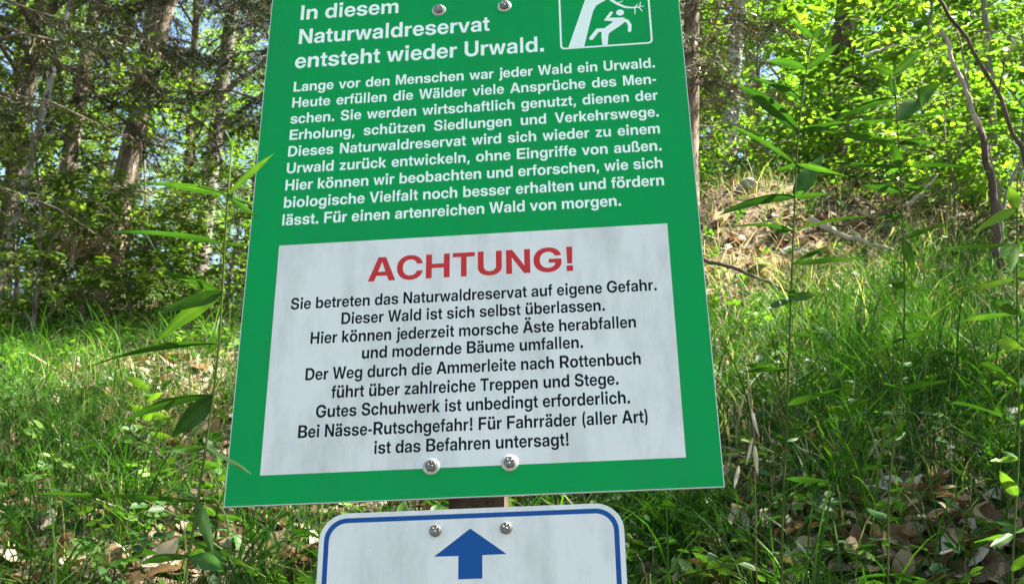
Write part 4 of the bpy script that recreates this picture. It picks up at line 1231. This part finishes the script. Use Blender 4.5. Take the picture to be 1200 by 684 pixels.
def blades(mb, x, y, z, h, w, bend, tint, rng, seg=3):
    n = len(x)
    az = rng.uniform(0, 2 * np.pi, n)
    d = np.stack([np.cos(az), np.sin(az), np.zeros(n)], -1)
    fa = rng.uniform(0, np.pi, n)
    S = np.stack([np.cos(fa), np.sin(fa), np.zeros(n)], -1)
    base = np.stack([x, y, z], -1)
    rows = []
    for i in range(seg + 1):
        t = i / seg
        c = base + np.array([0, 0, 1.0]) * (h * (t - 0.45 * bend * t * t))[:, None] + d * (h * bend * t * t * 0.9)[:, None]
        c[:, 2] -= 0.01 if i == 0 else 0
        if i < seg:
            ww = w * (1 - 0.75 * t ** 1.6) * 0.5
            rows += [c - S * ww[:, None], c + S * ww[:, None]]
        else:
            rows += [c]
    V = np.stack(rows, 1)
    k = V.shape[1]
    b = (np.arange(n) * k)[:, None, None]
    q = np.array([(2 * i, 2 * i + 1, 2 * i + 3, 2 * i + 2) for i in range(seg - 1)])
    tr = np.array([(2 * seg - 2, 2 * seg - 1, 2 * seg)])
    mb.add(V.reshape(-1, 3), (tr[None] + b).reshape(-1, 3), (q[None] + b).reshape(-1, 4), np.repeat(tint, k))


gm = MB()
N = 225000
x, y, z = scatter_ground(N, 1.3, 11.5, rng)
px, py = project(np.stack([x, y, z], -1))
bare = blobs(px, py, BARE)
dry = blobs(px, py, DRY)
lush = blobs(px, py, LUSH)
cl = 0.5 + 0.5 * np.sin(6.1 * x + 2.2 * np.sin(3.1 * y)) * np.sin(5.3 * y + 1.7 * np.sin(4.2 * x))
keep = rng.random(N) < np.clip((0.30 + 0.7 * lush + 0.35 * cl) * (1 - bare), 0.03, 1)
x, y, z, dry, lush = x[keep], y[keep], z[keep], dry[keep], lush[keep]
n = len(x)
h = rng.gamma(6, 1 / 6, n) * (0.075 + 0.12 * lush * (px[keep] > 600) + 0.03 * lush + 0.009 * y) * 0.9
tint = np.clip(rng.normal(0.42 + 0.18 * lush, 0.16, n), 0, 0.82)
tint = np.where(rng.random(n) < 0.05 + dry * 0.9, rng.uniform(0.86, 1, n), tint)
blades(gm, x, y, z, h, rng.uniform(0.0022, 0.0050, n) * (1 + 0.05 * y), rng.beta(2, 2.2, n) * 1.3, tint, rng)
# longer arching blades in tufts
nt = 420
tx, ty, tz = scatter_ground(nt, 2.2, 8.0, rng)
tpx, tpy = project(np.stack([tx, ty, tz], -1))
for i in range(nt):
    if rng.random() < blobs(tpx[i:i + 1], tpy[i:i + 1], BARE)[0] * .6:
        continue
    m = rng.integers(10, 26)
    xx = tx[i] + rng.normal(0, .03, m)
    yy = ty[i] + rng.normal(0, .03, m)
    blades(gm, xx, yy, ground_z(xx, yy), rng.uniform(.16, .42, m), rng.uniform(.004, .007, m), rng.beta(3, 2, m) * 1.5,
           np.clip(rng.normal(rng.uniform(.4, .75), .08, m), 0, 0.84), rng, 6)
# named tufts the photo shows large: (px, py, count, height, tint)
for px_, py_, m, hh, ti in ((985, 590, 26, .42, .62), (1010, 600, 22, .36, .80), (960, 610, 20, .34, .55), (1040, 640, 24, .30, .66),
                            (100, 560, 26, .34, .55), (160, 600, 22, .30, .62), (60, 520, 26, .34, .6), (770, 650, 26, .36, .5), (800, 670, 22, .3, .55),
                            (870, 640, 20, .32, .5), (900, 680, 26, .34, .6), (200, 520, 24, .28, .82), (180, 500, 16, .26, .95), (240, 500, 20, .25, .86),
                            (1175, 600, 22, .36, .55), (1060, 480, 30, .40, .6), (1000, 470, 28, .42, .5), (1120, 470, 30, .40, .6), (300, 660, 24, .24, .45),
                            (345, 640, 18, .24, .5), (700, 600, 22, .26, .55), (860, 480, 24, .36, .45), (885, 520, 22, .36, .95)):
    p = hit(px_, py_)
    xx = p[0] + rng.normal(0, .04, m)
    yy = p[1] + rng.normal(0, .04, m)
    blades(gm, xx, yy, ground_z(xx, yy), hh * rng.uniform(.5, 1.1, m), rng.uniform(.004, .008, m), rng.beta(3, 2, m) * 1.4,
           np.clip(rng.normal(ti, .07, m), 0, 1), rng, 7)
gm.build('grass', M['grass'], kind='stuff')

# flattened straw in the sunny dry patches
sm = MB()
N = 110000
x, y, z = scatter_ground(N, 2.0, 9.0, rng)
px, py = project(np.stack([x, y, z], -1))
keep = (rng.random(N) < 0.03 + 1.35 * blobs(px, py, DRY) ** 1.3) & (y > 3.0)
x, y, z = x[keep], y[keep], z[keep]
n = len(x)
az = rng.uniform(0, 6.28, n)
D = np.stack([np.cos(az), np.sin(az), rng.uniform(0.0, .55, n)], -1)
leaves(sm, np.stack([x, y, z + rng.uniform(0, .03, n)], -1), D, rng.normal(0, .4, (n, 3)) + np.array([0, 0, 1.]), rng.uniform(.05, .17, n), np.clip(rng.uniform(.45, 1, n) + .25 * (y > 4.5), 0, 1), NEED, .32)
sm.build('dry_straw', M['dead'], kind='stuff')

# low herbs between the grass
hm, ht = MB(), MB()
N = 2300
x, y, z = scatter_ground(N, 2.2, 10.5, rng)
P = np.stack([x, y, z + rng.uniform(.02, .12, N)], -1)
az = rng.uniform(0, 6.28, N)
D = np.stack([np.cos(az), np.sin(az), rng.uniform(.1, .9, N)], -1)
twig_tubes(ht, np.stack([x, y, z], -1), P, 0.0015)
sprays(hm, ht, P, D, rng, np.full(N, .10), 6, .045, 0.55, flat=0.7)
ht.build('herb_stalks', M['stem'], kind='stuff')
hm.build('ground_herbs', M['herb'], kind='stuff')

# ------------------------------------------------------------------ leaf litter
def curled(rng):
    nu, nv = 6, 5
    V, q = [], []
    a, b_, c = rng.uniform(-1.6, 1.8), rng.uniform(-1.4, 1.8), rng.uniform(-.5, .5)
    for i in range(nu):
        u = i / (nu - 1)
        w = 0.30 * math.sin(math.pi * min(1, u * .93 + .04)) ** .8
        for j in range(nv):
            v = (j / (nv - 1) * 2 - 1) * w
            zz = a * v * v * 1.3 + b_ * (u - .5) ** 2 * .7 + c * v * (u - .5) + .02 * math.sin(9 * u + 6 * v) + rng.normal(0, .008)
            V.append((u - .5, v * (1 - .3 * abs(a) * abs(v)), zz))
    for i in range(nu - 1):
        for j in range(nv - 1):
            q.append((i * nv + j, (i + 1) * nv + j, (i + 1) * nv + j + 1, i * nv + j + 1))
    return np.array(V), np.array(q)


protos = [curled(rng) for _ in range(9)]
lmm = MB()
N = 30000
x, y, z = scatter_ground(N, 2.0, 8.5, rng)
for i in range(len(protos)):
    sel = np.arange(N) % len(protos) == i
    xs, ys, zs = x[sel], y[sel], z[sel]
    n = len(xs)
    ppx, ppy = project(np.stack([xs, ys, zs], -1))
    kp = rng.random(n) < 0.28 + 0.7 * blobs(ppx, ppy, BARE)
    xs, ys, zs = xs[kp], ys[kp], zs[kp]
    n = len(xs)
    tv, tq = protos[i]
    az = rng.uniform(0, 6.28, n)
    D = norm(np.stack([np.cos(az), np.sin(az), rng.normal(0, .45, n)], -1))
    NN = norm(np.stack([rng.normal(0, .45, n), rng.normal(-.2, .45, n), np.ones(n)], -1))
    S = norm(np.cross(NN, D))
    NN = np.cross(D, S)
    L = rng.uniform(.045, .085, n)[:, None, None]
    O = np.stack([xs, ys, zs + rng.uniform(0.0, .02, n)], -1)
    V = O[:, None] + L * (tv[None, :, 0:1] * D[:, None] + tv[None, :, 1:2] * S[:, None] + tv[None, :, 2:3] * NN[:, None])
    b = (np.arange(n) * len(tv))[:, None, None]
    lmm.add(V.reshape(-1, 3), None, (tq[None] + b).reshape(-1, 4), np.repeat(np.clip(rng.beta(2, 2, n), 0, 1), len(tv)))
lmm.build('leaf_litter', M['dead'], floor, True, kind='stuff')

# the nearest dead leaves, each one a piece of the forest floor
dmesh = []
for i, (tv, tq) in enumerate(protos):
    for ti in (.35, .7, .95):
        dmesh.append(mesh_np('dead_leaf', tv, [tq], M['dead'], np.full(len(tv), ti), True))
spots = [(rng.uniform(1030, 1210), rng.uniform(585, 700)) for _ in range(90)] + [(rng.uniform(0, 380), rng.uniform(610, 700)) for _ in range(25)] \
    + [(rng.uniform(850, 1040), rng.uniform(600, 700)) for _ in range(25)] + [(rng.uniform(120, 280), rng.uniform(470, 560)) for _ in range(25)] \
    + [(rng.uniform(840, 1030), rng.uniform(240, 345)) for _ in range(35)]
for px_, py_ in spots:
    p = hit(px_, py_)
    o = bpy.data.objects.new('dead_leaf', dmesh[rng.integers(len(dmesh))])
    link(o, floor)
    s = rng.uniform(.065, .11)
    o.scale = (s, s, s)
    o.location = (p[0], p[1], p[2] + rng.uniform(.012, .05))
    o.rotation_euler = (rng.normal(.35, .5), rng.normal(0, .5), rng.uniform(0, 6.28))

# ------------------------------------------------------------------ tall herbs in the foreground
def herb_leaf(mb, p0, p1, width, face, arch, rng, tint, pale=0):
    """lance shaped leaf from p0 to p1; face 1 = turned to the path, 0 = held level"""
    p0, p1 = np.asarray(p0), np.asarray(p1)
    D = p1 - p0
    L = np.linalg.norm(D)
    n = 11
    C = bez(p0, (p0 + p1) / 2 + np.array([0, 0, arch * L]), p1, n)
    T = norm(np.gradient(C, axis=0))
    view = norm((p0 + p1) / 2 - CAM)
    Sf = norm(np.cross(T, np.tile(view, (n, 1))))
    Sh = norm(np.cross(T, np.tile([0, 0, 1.0], (n, 1))))
    sg = np.sign((Sf * Sh).sum(1, keepdims=True))
    S = norm(Sf * sg * face + Sh * (1 - face))
    N = np.cross(T, S)
    t = np.linspace(0, 1, n)
    w = np.sin(np.pi * np.clip(t * .97 + .03, 0, 1) ** .78) ** .9 * width * .5
    w[0] = width * .06
    w[-1] = 0.0003
    wav = .07 * width * np.sin(t * 9 + rng.uniform(0, 6))
    V = []
    for i in range(n):
        fold = .30 * w[i]
        V += [C[i] - S[i] * w[i] + N[i] * (fold + wav[i]), C[i] - S[i] * w[i] * .5 + N[i] * fold * .4, C[i],
              C[i] + S[i] * w[i] * .5 + N[i] * fold * .4, C[i] + S[i] * w[i] + N[i] * (fold - wav[i])]
    q = [(i * 5 + j, (i + 1) * 5 + j, (i + 1) * 5 + j + 1, i * 5 + j + 1) for i in range(n - 1) for j in range(4)]
    tt = np.full(n * 5, tint) + np.tile([0, -.02, .14, -.02, 0], n) + np.repeat(rng.normal(0, .05, n), 5) + rng.normal(0, .03, n * 5)
    mb.add(V, quads=q, tint=np.clip(tt, 0, 1))


def herb(name, stem, r, leafs, seed, tint, **k):
    rng = np.random.default_rng(seed)
    Q = np.array([wp(*s) for s in stem])
    foot = Q[-1].copy()
    d = norm(Q[-1] - Q[-2])
    while foot[2] > ground_z(foot[0], foot[1]):
        foot = foot + np.array([d[0] * .3, 0.004, -1]) * .02
    P = np.vstack([Q, foot[None]])
    seg = np.concatenate([[0], np.cumsum(np.linalg.norm(np.diff(P, axis=0), axis=1))])
    tt = np.linspace(0, seg[-1], 30)
    C = np.stack([np.interp(tt, seg, P[:, i]) for i in range(3)], -1)
    for _ in range(2):
        C[1:-1] = (C[:-2] + 2 * C[1:-1] + C[2:]) / 4
    root = empty(name, foot, **k)
    mb = MB()
    tube(mb, C, np.linspace(r * .35, r * .78, 30), 8, rng, .03, tint=.4)
    mb.build('stem', M['stem'], root, True, origin=foot)
    for lf in leafs:
        x0, y0, x1, y1, w, face = lf[:6]
        ti = lf[6] if len(lf) > 6 else tint
        # the leaf starts on the stem at its height
        pix = np.array(project(C)).T
        j = int(np.abs(pix[:, 1] - y0).argmin())
        p0 = C[j].copy()
        if abs(x0 - pix[j, 0]) > 14:
            p0 = wp(x0, y0, C[j][1] - .02)
        p1 = wp(x1, y1, C[j][1] + rng.uniform(-.05, .03))
        Lw = np.linalg.norm(p1 - p0)
        mb = MB()
        herb_leaf(mb, p0, p1, w * .76, face, rng.uniform(-.02, .16), rng, np.clip(ti + rng.normal(0, .05), 0, 1))
        mb.build('leaf', M['herb'], root, True, origin=foot)
    # smaller leaves all the way down the stem
    for k in range(30):
        s = 0.12 + 0.8 * (k + rng.uniform(0, .6)) / 30
        p0 = C[int(s * 29)]
        a = k * 2.4 + rng.uniform(-.4, .4)
        L = rng.uniform(.035, .085)
        if name == 'tall_herb' and foot[0] < 0 and math.cos(a) > 0:
            a += math.pi          # none turned towards the board
        p1 = p0 + np.array([math.cos(a) * L, math.sin(a) * L * .8, rng.uniform(-.25, .45) * L])
        mb = MB()
        herb_leaf(mb, p0, p1, L * rng.uniform(.16, .26), .3, rng.uniform(.04, .14), rng, np.clip(tint + rng.normal(0, .1), 0, 1))
        mb.build('leaf', M['herb'], root, True, origin=foot)
    return root


herb('tall_herb', [(272, 172, 1.38), (266, 225, 1.38), (262, 260, 1.38), (262, 340, 1.38), (258, 410, 1.38), (246, 500, 1.37), (232, 580, 1.36), (214, 690, 1.34)], .0032, [
    (264, 222, 321, 180, .012, .5, .62), (262, 226, 168, 214, .015, .45, .45), (264, 222, 301, 254, .013, .7, .38), (263, 252, 296, 240, .010, .5, .5),
    (262, 272, 132, 272, .014, .35, .3), (262, 182, 274, 160, .006, .6, .6), (262, 180, 263, 152, .005, .8, .6),
    (261, 335, 186, 366, .024, .6, .32), (260, 368, 178, 406, .025, .5, .62), (257, 428, 102, 431, .015, .35, .22), (250, 488, 126, 504, .017, .5, .4),
    (248, 500, 252, 520, .030, .9, .2), (246, 492, 200, 512, .03, .8, .25), (234, 576, 36, 578, .011, .4, .3), (240, 540, 296, 556, .012, .4, .35),
    (232, 590, 250, 650, .020, .7, .4), (222, 640, 266, 656, .022, .8, .5), (216, 672, 262, 668, .026, .8, .35), (262, 300, 290, 288, .008, .5, .5), (222, 640, 160, 662, .016, .5, .4)],
    101, .4, label='tall dark green herb with long narrow leaves left of the board', cat='plant')
herb('tall_herb', [(952, 45, 1.72), (942, 90, 1.72), (935, 150, 1.72), (931, 240, 1.72), (927, 342, 1.72), (922, 500, 1.72), (915, 640, 1.70)], .0030, [
    (937, 140, 864, 100, .028, .75, .18), (940, 112, 880, 92, .014, .6, .3), (931, 178, 856, 147, .011, .5, .3), (929, 216, 966, 180, .034, .95, .4),
    (931, 235, 841, 253, .020, .6, .12), (927, 275, 860, 266, .010, .4, .2), (930, 252, 1026, 253, .010, .35, .45), (929, 316, 1021, 302, .013, .45, .35),
    (937, 158, 974, 152, .012, .6, .35), (950, 55, 964, 30, .014, .8, .45), (940, 72, 898, 72, .018, .7, .3), (926, 352, 956, 347, .018, .9, .6),
    (926, 352, 898, 362, .014, .7, .3), (925, 420, 870, 436, .012, .5, .3), (923, 470, 985, 455, .012, .4, .5), (932, 200, 990, 206, .014, .5, .35), (946, 66, 985, 50, .016, .6, .4), (948, 55, 930, 25, .014, .7, .4)],
    102, .35, label='tall leafy herb standing nearest the right edge of the board', cat='plant')
herb('tall_herb', [(1048, 88, 1.95), (1050, 120, 1.95), (1053, 170, 1.95), (1056, 230, 1.95), (1060, 300, 1.95), (1060, 400, 1.95), (1052, 480, 1.95), (1040, 580, 1.93)], .0030, [
    (1050, 126, 976, 143, .018, .5, .22), (1052, 146, 990, 145, .010, .4, .3), (1054, 168, 964, 154, .020, .6, .5), (1055, 192, 964, 190, .012, .4, .25),
    (1056, 228, 1009, 217, .018, .7, .15), (1053, 134, 1141, 132, .012, .35, .25), (1056, 206, 1162, 202, .012, .35, .2), (1052, 130, 1104, 98, .040, .8, .42),
    (1055, 196, 1046, 166, .022, .95, .35), (1050, 116, 1042, 88, .016, .9, .4), (1060, 290, 1072, 322, .022, .9, .4), (1058, 172, 1098, 168, .014, .5, .3),
    (1050, 100, 1020, 78, .020, .7, .45), (1049, 96, 1080, 60, .022, .8, .5), (1058, 260, 1030, 270, .014, .5, .35), (1061, 350, 1110, 342, .010, .4, .4), (1060, 400, 1016, 420, .012, .5, .35)],
    103, .32, label='second tall herb from the board, with level dark leaves, on the right', cat='plant')
herb('tall_herb', [(1192, 205, 1.62), (1192, 250, 1.62), (1192, 300, 1.62), (1191, 350, 1.62), (1193, 430, 1.62), (1196, 520, 1.62), (1190, 600, 1.60), (1184, 690, 1.58)], .0030, [
    (1191, 242, 1141, 272, .018, .75, .95), (1191, 240, 1181, 218, .022, .95, .85), (1192, 276, 1100, 291, .012, .4, .6), (1192, 300, 1170, 303, .018, .9, .9),
    (1192, 304, 1184, 320, .016, .9, 1.0), (1191, 334, 1117, 343, .012, .5, .8), (1193, 428, 1166, 399, .024, .95, .95), (1194, 440, 1143, 420, .018, .6, .35),
    (1194, 490, 1096, 470, .010, .4, .45), (1194, 556, 1160, 540, .012, .6, .9), (1192, 380, 1160, 350, .018, .7, .5), (1192, 340, 1214, 320, .02, .8, .6), (1193, 460, 1216, 440, .02, .8, .5), (1190, 620, 1160, 640, .016, .7, .5)],
    104, .7, label='tall herb with bright sunlit leaves cut by the right photo edge', cat='plant')
# smaller leafy plants in the grass
for i, (px_, py_, Y, hh, ti, lab) in enumerate((
        (168, 540, 3.2, .24, .95, 'small yellow green sunlit seedling in the pale patch left of the board'),
        (1000, 560, 2.9, .22, .7, 'small leafy plant among grass tufts below the second tall herb'),
        (790, 660, 2.3, .12, .45, 'small two leaved seedling below the board corner'),
        (250, 640, 2.5, .20, .5, 'broad leaved plant in the lower left shade beside the tall herb'))):
    rg2 = np.random.default_rng(200 + i)
    p = hit(px_, py_)
    root = empty('small_plant', p, label=lab, cat='plant')
    mb = MB()
    tube(mb, np.array([[0, 0, -.01], [.004, 0, hh * .5], [0, .005, hh]]), [.002, .0018, .001], 6, tint=.4)
    mb.build('stem', M['stem'], root, True)
    for k in range(8):
        a = k * 2.4 + rg2.uniform(-.3, .3)
        zz = hh * (.35 + .65 * k / 8)
        L = rg2.uniform(.05, .09)
        mb = MB()
        q0 = p + np.array([0, 0, zz])
        herb_leaf(mb, q0, q0 + np.array([math.cos(a) * L, math.sin(a) * L, rg2.uniform(-.01, .03)]), L * .42, .4, .1, rg2, ti)
        mb.build('leaf', M['herb'], root, True, origin=p)
# withered leaves hanging beside the board
w0 = wp(872, 470, 2.1)
root = empty('withered_stalk', (w0[0], w0[1], float(ground_z(w0[0], w0[1]))), label='withered pale brown stalk with hanging curled leaves right of the board', cat='plant')
og = np.array(root.location)
mb = MB()
tube(mb, np.array([og, wp(884, 520, 2.1), wp(880, 460, 2.1), wp(874, 425, 2.1)]), [.0014, .0012, .001, .0008], 6, tint=.6)
mb.build('stem', M['dead'], root, True, origin=og)
rg3 = np.random.default_rng(9)
for x0, y0, x1, y1, w in ((880, 478, 890, 512, .006), (884, 520, 888, 556, .008), (882, 512, 874, 545, .005), (866, 545, 860, 572, .007)):
    mb = MB()
    herb_leaf(mb, wp(x0, y0, 2.1), wp(x1, y1, 2.08), w, .9, -.08, rg3, .95)
    mb.build('withered_leaf', M['dead'], root, True, origin=og)
# pale dry fronds in front of the left trunks
fr = empty('dry_fronds', hit(100, 345), label='pale arching dry fronds in front of the stout spruce foot', cat='plant')
fo = np.array(fr.location)
for k in range(44):
    a = wp(95 + rg3.uniform(-30, 60), 275 + rg3.uniform(-35, 30), 8.0)
    e = wp(95 + rg3.uniform(-65, 95), 290 + rg3.uniform(-35, 40), 7.8 + rg3.uniform(-.3, .3))
    mb = MB()
    herb_leaf(mb, a, e, rg3.uniform(.010, .024), .6, rg3.uniform(.05, .4), rg3, rg3.uniform(.6, .9))
    mb.build('frond', M['dead'], fr, True, origin=fo)
for k in range(5):
    mb = MB()
    tube(mb, bez(fo, (fo + wp(95, 270, 8.6)) / 2 + rg3.normal(0, .1, 3), wp(90 + 9 * k, 275, 8.6), 6), [.006, .005, .005, .004, .004, .003], 5, tint=.9)
    mb.build('stalk', M['twig'], fr, True, origin=fo)
